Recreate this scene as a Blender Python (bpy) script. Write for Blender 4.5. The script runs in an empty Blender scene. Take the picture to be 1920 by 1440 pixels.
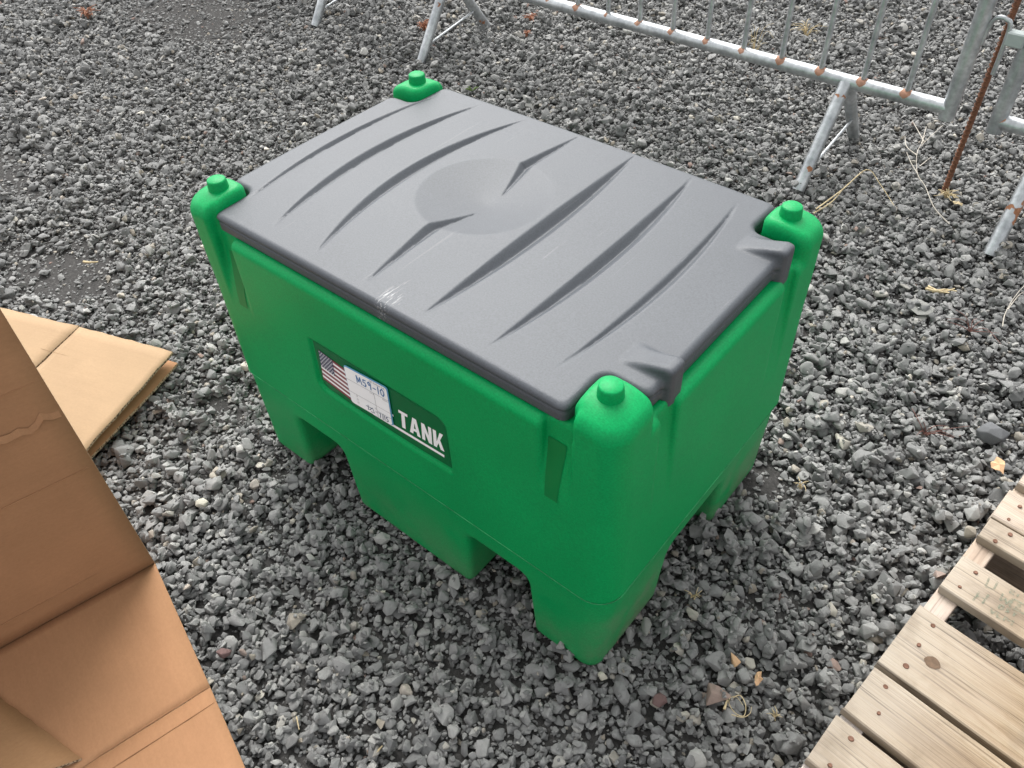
import bpy, bmesh, math, random
import numpy as np
from mathutils import Vector, Matrix, Euler

random.seed(7); rng = np.random.default_rng(11)
scene = bpy.context.scene
COL = scene.collection

# ---------------------------------------------------------------- camera
F = 1526.47                                   # focal length in pixels of the 1920 px wide photograph
CAM = np.array([0.77182, -0.83189, 1.34074])
YAW, PITCH, ROLL = -0.73345, 0.78880, -0.05920
def cam_axes():
    f = np.array([math.cos(PITCH)*math.sin(YAW), math.cos(PITCH)*math.cos(YAW), -math.sin(PITCH)])
    r = np.array([math.cos(YAW), -math.sin(YAW), 0.0]); u = np.cross(r, f)
    return (math.cos(ROLL)*r + math.sin(ROLL)*u, -math.sin(ROLL)*r + math.cos(ROLL)*u, f)
RX, UX, FX = cam_axes()
cam_data = bpy.data.cameras.new('camera'); cam = bpy.data.objects.new('camera', cam_data); COL.objects.link(cam)
cam_data.sensor_fit = 'HORIZONTAL'; cam_data.sensor_width = 36.0; cam_data.lens = F/1920*36
cam_data.clip_start = 0.02; cam_data.clip_end = 1000
m = Matrix.Identity(4)
for i in range(3):
    m[i][0] = RX[i]; m[i][1] = UX[i]; m[i][2] = -FX[i]; m[i][3] = CAM[i]
cam.matrix_world = m
scene.camera = cam
def at(u, v, z):                              # the point at height z seen at pixel (u, v)
    d = RX*(u-960)/F - UX*(v-720)/F + FX
    return Vector(CAM + d*((z-CAM[2])/d[2]))
def at_y(u, v, y):
    d = RX*(u-960)/F - UX*(v-720)/F + FX
    return Vector(CAM + d*((y-CAM[1])/d[1]))

# ---------------------------------------------------------------- sky, sun, exposure
SUN_EL, SUN_AZ = math.radians(52), math.radians(-50)     # azimuth clockwise from +y
world = bpy.data.worlds.new('World'); scene.world = world; world.use_nodes = True
wn = world.node_tree.nodes; wl = world.node_tree.links
bg = wn['Background']
sky = wn.new('ShaderNodeTexSky'); sky.sky_type = 'NISHITA'; sky.sun_disc = False
sky.sun_elevation = SUN_EL; sky.sun_rotation = SUN_AZ
sky.air_density = 1.0; sky.dust_density = 4.0; sky.ozone_density = 1.0
hs = wn.new('ShaderNodeHueSaturation'); hs.inputs['Saturation'].default_value = 0.07
wl.new(sky.outputs[0], hs.inputs['Color']); wl.new(hs.outputs[0], bg.inputs['Color'])
bg.inputs['Strength'].default_value = 0.15
sd = bpy.data.lights.new('sun', 'SUN'); sd.energy = 0.9; sd.angle = math.radians(40); sd.color = (1.0, 0.97, 0.92)
sun = bpy.data.objects.new('sun', sd); COL.objects.link(sun)
sdir = Vector((math.sin(SUN_AZ)*math.cos(SUN_EL), math.cos(SUN_AZ)*math.cos(SUN_EL), math.sin(SUN_EL)))
sun.location = sdir*6; sun.rotation_euler = sdir.to_track_quat('Z', 'Y').to_euler()
scene.view_settings.view_transform = 'Standard'; scene.view_settings.look = 'None'
scene.view_settings.exposure = 1.32; scene.view_settings.gamma = 1.0
scene.view_settings.use_curve_mapping = False

# ---------------------------------------------------------------- material helpers
def mat(name):
    mt = bpy.data.materials.new(name); mt.use_nodes = True
    nt = mt.node_tree; b = nt.nodes['Principled BSDF']
    return mt, nt.nodes, nt.links, b
def setc(b, col, rough=0.5, metal=0.0, spec=0.5):
    b.inputs['Base Color'].default_value = (*col, 1); b.inputs['Roughness'].default_value = rough
    b.inputs['Metallic'].default_value = metal; b.inputs['Specular IOR Level'].default_value = spec
def noise(n, l, scale, detail=4, vec=None, rough=0.55, dist=0.0):
    t = n.new('ShaderNodeTexNoise'); t.inputs['Scale'].default_value = scale; t.inputs['Detail'].default_value = detail
    t.inputs['Roughness'].default_value = rough; t.inputs['Distortion'].default_value = dist
    if vec is not None: l.new(vec, t.inputs['Vector'])
    return t.outputs['Fac']
def ramp(n, l, fac, stops, interp='LINEAR'):
    r = n.new('ShaderNodeValToRGB'); r.color_ramp.interpolation = interp; e = r.color_ramp.elements
    while len(e) < len(stops): e.new(0.5)
    for i, (p, c) in enumerate(stops):
        e[i].position = p; e[i].color = (*c, 1) if len(c) == 3 else c
    l.new(fac, r.inputs['Fac']); return r.outputs['Color']
def mathn(n, l, op, a, b=None, clamp=False):
    t = n.new('ShaderNodeMath'); t.operation = op; t.use_clamp = clamp
    for i, s in enumerate((a, b)):
        if s is None: continue
        if isinstance(s, (int, float)): t.inputs[i].default_value = s
        else: l.new(s, t.inputs[i])
    return t.outputs[0]
def mixc(n, l, fac, a, b, mode='MIX'):
    t = n.new('ShaderNodeMix'); t.data_type = 'RGBA'; t.blend_type = mode
    if isinstance(fac, (int, float)): t.inputs[0].default_value = fac
    else: l.new(fac, t.inputs[0])
    for i, s in ((6, a), (7, b)):
        if isinstance(s, tuple): t.inputs[i].default_value = (*s, 1)
        else: l.new(s, t.inputs[i])
    return t.outputs[2]
def bump(n, l, b, h, strength, dist):
    t = n.new('ShaderNodeBump'); t.inputs['Strength'].default_value = strength; t.inputs['Distance'].default_value = dist
    l.new(h, t.inputs['Height']); l.new(t.outputs[0], b.inputs['Normal'])
def coords(n, l, kind='Object', scale=None, rot=None):
    tc = n.new('ShaderNodeTexCoord'); o = tc.outputs[kind]
    if scale or rot:
        mp = n.new('ShaderNodeMapping')
        if scale: mp.inputs['Scale'].default_value = scale
        if rot: mp.inputs['Rotation'].default_value = rot
        l.new(o, mp.inputs['Vector']); o = mp.outputs[0]
    return o
def grey3(v): return (v, v, v)

# ---------------------------------------------------------------- materials
def make_green(name, base, rough, dirt=True, peel=True):
    mt, n, l, b = mat(name); setc(b, base, rough, spec=0.16)
    co = coords(n, l)
    v = noise(n, l, 6.0, 3, co)
    col = mixc(n, l, ramp(n, l, v, [(0.3, grey3(0)), (0.75, grey3(1))]), tuple(x*0.93 for x in base), tuple(min(1, x*1.08) for x in base))
    if dirt:
        sx = n.new('ShaderNodeSeparateXYZ'); l.new(co, sx.inputs[0])
        low = n.new('ShaderNodeMapRange'); l.new(sx.outputs['Z'], low.inputs[0])
        low.inputs[1].default_value = 0.21; low.inputs[2].default_value = 0.02
        d1 = noise(n, l, 9.0, 6, co, 0.65)
        side = n.new('ShaderNodeMapRange'); l.new(sx.outputs['X'], side.inputs[0]); side.inputs[1].default_value = 0.40; side.inputs[2].default_value = 0.44
        side.inputs[3].default_value = 0.35; side.inputs[4].default_value = 1.0
        dm = ramp(n, l, d1, [(0.34, grey3(0)), (0.62, grey3(1))])
        f = mathn(n, l, 'MULTIPLY', mathn(n, l, 'MULTIPLY', dm, low.outputs[0]), side.outputs[0])
        f = mathn(n, l, 'MULTIPLY', f, 0.85)
        col = mixc(n, l, f, col, (0.17, 0.19, 0.13))
        # pale scuffs with a shape of their own
        s = noise(n, l, 38.0, 5, coords(n, l, 'Object', (0.35, 0.35, 2.2), (0.3, 0.5, 0.2)), 0.7)
        sf = ramp(n, l, s, [(0.735, grey3(0)), (0.78, grey3(0.55))])
        col = mixc(n, l, mathn(n, l, 'MULTIPLY', sf, 0.4), col, (0.30, 0.42, 0.30))
        rr = mathn(n, l, 'ADD', mathn(n, l, 'MULTIPLY', v, 0.12), rough-0.06)
        l.new(rr, b.inputs['Roughness'])
    if peel:
        gr = noise(n, l, 340, 2, co)
        col = mixc(n, l, 1.0, col, ramp(n, l, gr, [(0.3, grey3(0.86)), (0.7, grey3(1.14))]), 'MULTIPLY')
    l.new(col, b.inputs['Base Color'])
    if peel: bump(n, l, b, noise(n, l, 420, 3, co), 0.22, 0.0012)
    return mt
M_GREEN = make_green('green_plastic', (0.0003, 0.268, 0.074), 0.44)
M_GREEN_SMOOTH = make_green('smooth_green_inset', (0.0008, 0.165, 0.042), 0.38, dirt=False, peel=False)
M_DECAL = make_green('decal_green_film', (0.001, 0.125, 0.036), 0.20, dirt=False, peel=False)

def make_lid():
    mt, n, l, b = mat('grey_lid_plastic'); setc(b, (0.17, 0.172, 0.18), 0.50, spec=0.36)
    co = coords(n, l)
    v = noise(n, l, 5.0, 4, co)
    col = mixc(n, l, v, (0.055, 0.061, 0.070), (0.070, 0.077, 0.087))
    # fine scratches running in two directions
    def scr(rot, sc, lo, hi, amt, c0):
        s = noise(n, l, 60.0, 3, coords(n, l, 'Object', sc, (0, 0, rot)), 0.6)
        return mixc(n, l, mathn(n, l, 'MULTIPLY', ramp(n, l, s, [(lo, grey3(0)), (hi, grey3(1))]), amt), c0, (0.42, 0.42, 0.43))
    col = scr(0.25, (1.6, 0.06, 1.0), 0.70, 0.76, 0.10, col)
    col = scr(1.1, (1.8, 0.08, 1.0), 0.71, 0.77, 0.10, col)
    col = scr(-0.5, (2.2, 0.05, 1.0), 0.68, 0.76, 0.06, col)
    # the pale scuff near the front edge
    sx = n.new('ShaderNodeSeparateXYZ'); l.new(co, sx.inputs[0])
    dx = mathn(n, l, 'ADD', mathn(n, l, 'MULTIPLY', mathn(n, l, 'ADD', sx.outputs['X'], -0.028), 1.0),
               mathn(n, l, 'MULTIPLY', mathn(n, l, 'ADD', sx.outputs['Y'], 0.25), 0.10))
    gx = mathn(n, l, 'DIVIDE', mathn(n, l, 'ABSOLUTE', dx), 0.024)
    gy = mathn(n, l, 'DIVIDE', mathn(n, l, 'ABSOLUTE', mathn(n, l, 'ADD', sx.outputs['Y'], 0.262)), 0.055)
    g = mathn(n, l, 'SUBTRACT', 1.0, mathn(n, l, 'ADD', gx, gy), True)
    st = noise(n, l, 300.0, 3, coords(n, l, 'Object', (1.0, 0.09, 1.0), (0, 0, -0.12)), 0.7)
    sm = mathn(n, l, 'MULTIPLY', ramp(n, l, st, [(0.53, grey3(0)), (0.64, grey3(1))]), mathn(n, l, 'MULTIPLY', g, 1.6, True))
    col = mixc(n, l, mathn(n, l, 'MULTIPLY', sm, 0.60), col, (0.50, 0.50, 0.50))
    col = mixc(n, l, 1.0, col, ramp(n, l, noise(n, l, 380, 2, co), [(0.3, grey3(0.85)), (0.7, grey3(1.15))]), 'MULTIPLY')
    l.new(col, b.inputs['Base Color'])
    bump(n, l, b, noise(n, l, 520, 3, co), 0.25, 0.001)
    return mt
M_LID = make_lid()

def make_stone():
    mt, n, l, b = mat('gravel_stone'); setc(b, (0.1, 0.1, 0.1), 0.82, spec=0.3)
    a = n.new('ShaderNodeAttribute'); a.attribute_type = 'INSTANCER'; a.attribute_name = 'tint'
    col = ramp(n, l, a.outputs['Fac'], [(0.0, (0.100, 0.101, 0.100)), (0.35, (0.190, 0.190, 0.186)), (0.66, (0.285, 0.283, 0.272)),
        (0.84, (0.33, 0.325, 0.305)), (0.90, (0.24, 0.212, 0.172)), (0.945, (0.40, 0.38, 0.33)), (0.975, (0.20, 0.13, 0.11)), (1.0, (0.58, 0.55, 0.47))])
    a2 = n.new('ShaderNodeAttribute'); a2.attribute_type = 'INSTANCER'; a2.attribute_name = 'seed3'
    co = n.new('ShaderNodeVectorMath'); co.operation = 'ADD'
    l.new(coords(n, l), co.inputs[0]); l.new(a2.outputs['Vector'], co.inputs[1])
    v = noise(n, l, 2.2, 6, co.outputs[0], 0.7)
    col = mixc(n, l, 1.0, col, ramp(n, l, v, [(0.25, grey3(0.80)), (0.5, grey3(1.0)), (0.8, grey3(1.22))]), 'MULTIPLY')
    vein = noise(n, l, 3.5, 3, co.outputs[0], 0.5, 1.5)
    vm = ramp(n, l, vein, [(0.485, grey3(0)), (0.5, grey3(0.18)), (0.515, grey3(0))])
    col = mixc(n, l, vm, col, (0.33, 0.32, 0.30))
    l.new(col, b.inputs['Base Color'])
    bump(n, l, b, noise(n, l, 6.0, 6, co.outputs[0], 0.75), 0.5, 0.0016)
    return mt
M_STONE = make_stone()

def make_ground():
    mt, n, l, b = mat('dark_gritty_soil'); setc(b, (0.05, 0.05, 0.05), 0.95, spec=0.2)
    co = coords(n, l)
    big = noise(n, l, 1.6, 4, co); fine = noise(n, l, 160, 6, co, 0.75)
    col = ramp(n, l, fine, [(0.25, (0.022, 0.021, 0.0205)), (0.55, (0.052, 0.050, 0.048)), (0.8, (0.14, 0.137, 0.13))])
    col = mixc(n, l, 1.0, col, ramp(n, l, big, [(0.3, grey3(0.8)), (0.7, grey3(1.25))]), 'MULTIPLY')
    # beyond the stones that are built one by one the material takes over
    vo = n.new('ShaderNodeTexVoronoi'); vo.inputs['Scale'].default_value = 55; l.new(co, vo.inputs['Vector'])
    far = n.new('ShaderNodeAttribute'); far.attribute_name = 'far'
    vo2 = n.new('ShaderNodeTexVoronoi'); vo2.inputs['Scale'].default_value = 95; l.new(co, vo2.inputs['Vector'])
    sep = n.new('ShaderNodeSeparateColor'); l.new(vo.outputs['Color'], sep.inputs[0])
    st = ramp(n, l, sep.outputs[0], [(0, (0.10, 0.10, 0.098)), (0.7, (0.24, 0.238, 0.23)), (1, (0.38, 0.37, 0.35))])
    st = mixc(n, l, 1.0, st, ramp(n, l, vo.outputs['Distance'], [(0.35, grey3(1.0)), (0.75, grey3(0.25))]), 'MULTIPLY')
    st = mixc(n, l, 1.0, st, ramp(n, l, vo2.outputs['Distance'], [(0.3, grey3(1.05)), (0.8, grey3(0.6))]), 'MULTIPLY')
    col = mixc(n, l, far.outputs['Fac'], col, st)
    l.new(col, b.inputs['Base Color'])
    hgt = mathn(n, l, 'ADD', mathn(n, l, 'MULTIPLY', fine, 0.5), mathn(n, l, 'MULTIPLY', mathn(n, l, 'SUBTRACT', 1.0, vo.outputs['Distance']), mathn(n, l, 'MULTIPLY', far.outputs['Fac'], 2.0)))
    bump(n, l, b, hgt, 0.9, 0.006)
    return mt
M_GROUND = make_ground()

def make_wood(name, c_lo, c_mid, c_hi, dark=1.0):
    mt, n, l, b = mat(name); setc(b, c_mid, 0.78, spec=0.25)
    oi = n.new('ShaderNodeObjectInfo')
    off = n.new('ShaderNodeVectorMath'); off.operation = 'SCALE'; off.inputs[0].default_value = (13.1, 7.7, 3.3); l.new(oi.outputs['Random'], off.inputs['Scale'])
    add = n.new('ShaderNodeVectorMath'); add.operation = 'ADD'; l.new(coords(n, l, 'Object'), add.inputs[0]); l.new(off.outputs[0], add.inputs[1])
    mp = n.new('ShaderNodeMapping'); mp.inputs['Scale'].default_value = (1.6, 26, 26); l.new(add.outputs[0], mp.inputs['Vector'])
    g1 = noise(n, l, 2.4, 8, mp.outputs[0], 0.62, 0.9)
    mp2 = n.new('ShaderNodeMapping'); mp2.inputs['Scale'].default_value = (1.4, 120, 60); l.new(add.outputs[0], mp2.inputs['Vector'])
    g2 = noise(n, l, 2.0, 5, mp2.outputs[0], 0.6)
    patch = noise(n, l, 9.0, 4, add.outputs[0], 0.6)
    col = ramp(n, l, g1, [(0.28, c_lo), (0.5, c_mid), (0.75, c_hi)])
    # weathered pale ends and greyish stains
    end = n.new('ShaderNodeSeparateXYZ'); l.new(coords(n, l, 'Object'), end.inputs[0])
    em = n.new('ShaderNodeMapRange'); l.new(mathn(n, l, 'ADD', end.outputs['X'], mathn(n, l, 'MULTIPLY', patch, 0.16)), em.inputs[0])
    em.inputs[1].default_value = 0.26; em.inputs[2].default_value = 0.06
    col = mixc(n, l, mathn(n, l, 'MULTIPLY', em.outputs[0], 0.8), col, mixc(n, l, g2, tuple(x*0.95 for x in c_hi), tuple(min(1, x*y) for x, y in zip(c_hi, (1.45, 1.65, 2.1)))))
    col = mixc(n, l, ramp(n, l, patch, [(0.50, grey3(0)), (0.72, grey3(0.6))]), col, tuple(x*y for x, y in zip(c_mid, (0.55, 0.58, 0.66))))
    col = mixc(n, l, ramp(n, l, g2, [(0.56, grey3(0)), (0.66, grey3(0.6))]), col, tuple(x*0.5 for x in c_lo))
    l.new(col, b.inputs['Base Color'])
    bump(n, l, b, mathn(n, l, 'ADD', g1, mathn(n, l, 'MULTIPLY', g2, -0.8)), 0.5, 0.003)
    return mt
M_WOOD = make_wood('pallet_pine', (0.140, 0.092, 0.055), (0.262, 0.192, 0.122), (0.355, 0.288, 0.205))
M_WOOD2 = make_wood('weathered_pine', (0.11, 0.072, 0.045), (0.25, 0.175, 0.112), (0.40, 0.315, 0.225))
M_WOOD3 = make_wood('pale_stringer_pine', (0.32, 0.23, 0.17), (0.42, 0.325, 0.25), (0.50, 0.42, 0.34))

def make_card(name, base, flute_axis=0, rough=0.85):
    mt, n, l, b = mat(name); setc(b, base, rough, spec=0.2)
    co = coords(n, l, 'Object')
    fib = noise(n, l, 260, 5, coords(n, l, 'Object', (0.6, 1, 1) if flute_axis == 0 else (1, 0.6, 1)), 0.7)
    big = noise(n, l, 7, 4, co)
    sc = (2.0, 60, 60) if flute_axis == 0 else (60, 2.0, 60)
    fl = noise(n, l, 2.0, 2, coords(n, l, 'Object', sc), 0.5)
    col = mixc(n, l, 1.0, base, ramp(n, l, fib, [(0.3, grey3(0.93)), (0.7, grey3(1.06))]), 'MULTIPLY')
    col = mixc(n, l, 1.0, col, ramp(n, l, big, [(0.3, grey3(0.93)), (0.7, grey3(1.06))]), 'MULTIPLY')
    col = mixc(n, l, 1.0, col, ramp(n, l, fl, [(0.3, grey3(0.975)), (0.7, grey3(1.02))]), 'MULTIPLY')
    l.new(col, b.inputs['Base Color'])
    bump(n, l, b, mathn(n, l, 'ADD', fl, mathn(n, l, 'MULTIPLY', fib, 0.2)), 0.16, 0.0010)
    return mt
M_CARD = make_card('brown_cardboard', (0.355, 0.188, 0.098), 0)
M_CARD_TAN = make_card('pale_cardboard', (0.335, 0.230, 0.138), 0)
M_CARD_FLAP = make_card('tan_cardboard', (0.36, 0.205, 0.105), 1)
def make_cardedge():
    mt, n, l, b = mat('corrugated_cut_edge'); setc(b, (0.4, 0.3, 0.2), 0.9, spec=0.1)
    s = noise(n, l, 240, 2, coords(n, l, 'Object'))
    l.new(ramp(n, l, s, [(0.4, (0.10, 0.065, 0.04)), (0.55, (0.45, 0.34, 0.23))]), b.inputs['Base Color'])
    return mt
M_CARD_EDGE = make_cardedge()

def make_galv(name, rustgain=1.0, period=None, footrust=False):
    mt, n, l, b = mat(name); setc(b, (0.5, 0.5, 0.5), 0.42, 0.85)
    co = coords(n, l)
    v = noise(n, l, 14, 5, co, 0.65); v2 = noise(n, l, 70, 4, co, 0.6)
    col = ramp(n, l, v, [(0.3, (0.33, 0.35, 0.365)), (0.55, (0.50, 0.52, 0.53)), (0.8, (0.66, 0.68, 0.68))])
    col = mixc(n, l, 1.0, col, ramp(n, l, v2, [(0.3, grey3(0.75)), (0.7, grey3(1.12))]), 'MULTIPLY')
    rn = noise(n, l, 26, 5, co, 0.7)
    rough = mathn(n, l, 'ADD', mathn(n, l, 'MULTIPLY', v2, 0.25), 0.30)
    thr = 0.70
    mask = ramp(n, l, rn, [(thr, grey3(0)), (thr+0.03, grey3(1))])
    sx = n.new('ShaderNodeSeparateXYZ'); l.new(co, sx.inputs[0])
    if period:
        mo = mathn(n, l, 'ABSOLUTE', mathn(n, l, 'SUBTRACT', mathn(n, l, 'FLOORED_MODULO', mathn(n, l, 'ADD', sx.outputs['X'], period[1] + period[0]/2), period[0]), period[0]/2))
        near = mathn(n, l, 'SUBTRACT', 1.0, mathn(n, l, 'DIVIDE', mo, 0.032), True)
        up = n.new('ShaderNodeMapRange'); l.new(sx.outputs['Z'], up.inputs[0]); up.inputs[1].default_value = 0.238; up.inputs[2].default_value = 0.262
        near = mathn(n, l, 'MULTIPLY', near, up.outputs[0])
        near = mathn(n, l, 'MULTIPLY', near, ramp(n, l, noise(n, l, 6.0, 1, co), [(0.34, grey3(0.72)), (0.62, grey3(1.12))]))
        m2 = ramp(n, l, mathn(n, l, 'MULTIPLY', near, mathn(n, l, 'ADD', rn, 0.45)), [(0.55, grey3(0)), (0.62, grey3(0.9))])
        mask = mathn(n, l, 'MAXIMUM', mask, m2)
    if footrust:
        lo = n.new('ShaderNodeMapRange'); l.new(sx.outputs['Z'], lo.inputs[0]); lo.inputs[1].default_value = 0.085; lo.inputs[2].default_value = 0.0
        hi = n.new('ShaderNodeMapRange'); l.new(sx.outputs['Z'], hi.inputs[0]); hi.inputs[1].default_value = 0.225; hi.inputs[2].default_value = 0.258
        z2 = mathn(n, l, 'MAXIMUM', lo.outputs[0], hi.outputs[0])
        m3 = ramp(n, l, mathn(n, l, 'ADD', z2, rn), [(1.0, grey3(0)), (1.04, grey3(1))])
        m4 = ramp(n, l, noise(n, l, 17, 3, co, 0.6), [(0.65, grey3(0)), (0.665, grey3(1))])
        mask = mathn(n, l, 'MAXIMUM', mathn(n, l, 'MAXIMUM', mask, m3), m4)
    rustc = ramp(n, l, v2, [(0.3, (0.20, 0.085, 0.040)), (0.6, (0.34, 0.15, 0.075)), (0.8, (0.48, 0.30, 0.18))])
    col = mixc(n, l, mask, col, rustc); l.new(col, b.inputs['Base Color'])
    l.new(mathn(n, l, 'SUBTRACT', 0.80, mathn(n, l, 'MULTIPLY', mask, 0.8)), b.inputs['Metallic'])
    l.new(mathn(n, l, 'MAXIMUM', rough, mathn(n, l, 'MULTIPLY', mask, 0.85)), b.inputs['Roughness'])
    bump(n, l, b, v2, 0.25, 0.002)
    return mt
M_GALV = make_galv('galvanised_tube')
M_RAIL = make_galv('galvanised_rail_with_weld_rust', 1.0, (0.1255, -0.202))
M_LEG = make_galv('galvanised_leg_with_rust', 1.0, None, True)
def make_plain(name, c, rough=0.6, metal=0.0, var=0.25, scale=30):
    mt, n, l, b = mat(name); setc(b, c, rough, metal)
    v = noise(n, l, scale, 5, coords(n, l), 0.65)
    col = mixc(n, l, 1.0, c, ramp(n, l, v, [(0.25, grey3(1-var)), (0.75, grey3(1+var))]), 'MULTIPLY')
    l.new(col, b.inputs['Base Color']); bump(n, l, b, v, 0.3, 0.0015)
    return mt
M_RUST = make_plain('rusty_steel', (0.135, 0.055, 0.028), 0.9, 0.0, 0.5, 120)
M_BRACKET = make_plain('grey_painted_bracket', (0.33, 0.37, 0.36), 0.5, 0.2, 0.12)
M_NAIL = make_plain('rusty_nail', (0.17, 0.085, 0.055), 0.8, 0.2, 0.4, 200)
M_WHITE = make_plain('white_print', (0.90, 0.91, 0.91), 0.35, 0, 0.02)
M_PAPER = make_plain('white_paper', (0.91, 0.92, 0.93), 0.55, 0, 0.03)
M_CYAN = make_plain('blue_tag_border', (0.13, 0.42, 0.62), 0.5, 0, 0.05)
M_INK = make_plain('blue_ink', (0.035, 0.15, 0.36), 0.5, 0, 0.15)
M_INK_DARK = make_plain('dark_ink', (0.03, 0.06, 0.14), 0.5, 0, 0.15)
M_PRINT = make_plain('grey_print', (0.22, 0.22, 0.23), 0.6, 0, 0.15)
M_RED = make_plain('flag_red', (0.20, 0.010, 0.028), 0.35, 0, 0.03)
M_NAVY = make_plain('flag_navy', (0.012, 0.014, 0.075), 0.35, 0, 0.03)
M_STRAW = make_plain('dry_straw', (0.52, 0.42, 0.25), 0.8, 0, 0.25, 60)
M_TWIG = make_plain('bleached_twig', (0.46, 0.42, 0.36), 0.8, 0, 0.2, 60)
M_REDTWIG = make_plain('reddish_weed', (0.16, 0.07, 0.055), 0.8, 0, 0.3, 60)
M_DEADLEAF = make_plain('dead_orange_weed', (0.30, 0.13, 0.075), 0.8, 0, 0.4, 60)
M_LEAF = make_plain('green_leaf', (0.14, 0.22, 0.05), 0.6, 0, 0.2, 60)
M_CHIP = make_plain('torn_brown_paper', (0.55, 0.35, 0.20), 0.85, 0, 0.15, 60)
M_ROCK = make_plain('blue_grey_rock', (0.105, 0.108, 0.112), 0.85, 0, 0.4, 60)
M_PALEROCK = make_plain('cream_stone', (0.42, 0.40, 0.33), 0.8, 0, 0.2, 60)
M_REDROCK = make_plain('reddish_stone', (0.14, 0.085, 0.08), 0.85, 0, 0.25, 60)
M_GREYROCK = make_plain('light_grey_stone', (0.21, 0.21, 0.195), 0.85, 0, 0.3, 60)
def make_stamp():
    mt, n, l, b = mat('faded_green_stamp_ink'); setc(b, (0.17, 0.20, 0.14), 0.8)
    a = ramp(n, l, noise(n, l, 160, 4, coords(n, l), 0.7), [(0.35, grey3(0.08)), (0.65, grey3(0.6))]); l.new(a, b.inputs['Alpha'])
    return mt
M_STAMP = make_stamp()

# ---------------------------------------------------------------- object helpers
def tag(o, label=None, cat=None, group=None, kind=None):
    if label: o['label'] = label
    if cat: o['category'] = cat
    if group: o['group'] = group
    if kind: o['kind'] = kind
    return o
def empty(name, loc, rz=0.0):
    o = bpy.data.objects.new(name, None); COL.objects.link(o); o.location = loc; o.rotation_euler = (0, 0, rz); o.empty_display_size = 0.05
    return o
def mesh_obj(name, me, mats, parent=None):
    o = bpy.data.objects.new(name, me); COL.objects.link(o)
    for mm in (mats if isinstance(mats, (list, tuple)) else [mats]):
        me.materials.append(mm)
    if parent: o.parent = parent
    return o
def bm_obj(name, bm, mats, parent=None, smooth=None):
    me = bpy.data.meshes.new(name); bm.normal_update(); bm.to_mesh(me); bm.free()
    if smooth is not None:
        me.polygons.foreach_set('use_smooth', [True]*len(me.polygons))
        if smooth < 180: me.set_sharp_from_angle(angle=math.radians(smooth))
    return mesh_obj(name, me, mats, parent)
def add_tube(bm, pts, rad, seg=10, cap=True):
    pts = [Vector(p) for p in pts]; k = len(pts)
    rads = rad if isinstance(rad, (list, tuple)) else [rad]*k
    rings = []; prev = None
    for i, p in enumerate(pts):
        t = (pts[min(i+1, k-1)] - pts[max(i-1, 0)]).normalized()
        if prev is None:
            a = Vector((0, 0, 1)) if abs(t.z) < 0.9 else Vector((1, 0, 0))
            x = t.cross(a).normalized()
        else:
            x = (prev - t*prev.dot(t)).normalized()
        prev = x; y = t.cross(x)
        rings.append([bm.verts.new(p + (x*math.cos(2*math.pi*j/seg) + y*math.sin(2*math.pi*j/seg))*rads[i]) for j in range(seg)])
    for a, b in zip(rings, rings[1:]):
        for j in range(seg): bm.faces.new((a[j], a[(j+1) % seg], b[(j+1) % seg], b[j]))
    if cap:
        bm.faces.new(rings[0][::-1]); bm.faces.new(rings[-1])
def tube_obj(name, pts, rad, mats, parent=None, seg=12):
    bm = bmesh.new(); add_tube(bm, pts, rad, seg)
    bmesh.ops.recalc_face_normals(bm, faces=bm.faces)
    return bm_obj(name, bm, mats, parent, 40)
def box_bm(sx, sy, sz, bevel=0.0, seg=1, off=(0, 0, 0)):
    bm = bmesh.new(); bmesh.ops.create_cube(bm, size=1.0)
    for v in bm.verts: v.co = Vector((v.co.x*sx + off[0], v.co.y*sy + off[1], v.co.z*sz + off[2]))
    if bevel: bmesh.ops.bevel(bm, geom=list(bm.edges), offset=bevel, segments=seg, affect='EDGES')
    return bm
def smooth_path(pts, sub=6):
    pts = [Vector(p) for p in pts]; out = []
    for i in range(len(pts)-1):
        p0 = pts[max(i-1, 0)]; p1 = pts[i]; p2 = pts[i+1]; p3 = pts[min(i+2, len(pts)-1)]
        for k in range(sub):
            t = k/sub
            out.append(0.5*((2*p1) + (p2-p0)*t + (2*p0-5*p1+4*p2-p3)*t*t + (3*p1-p0-3*p2+p3)*t**3))
    out.append(pts[-1]); return out

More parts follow.
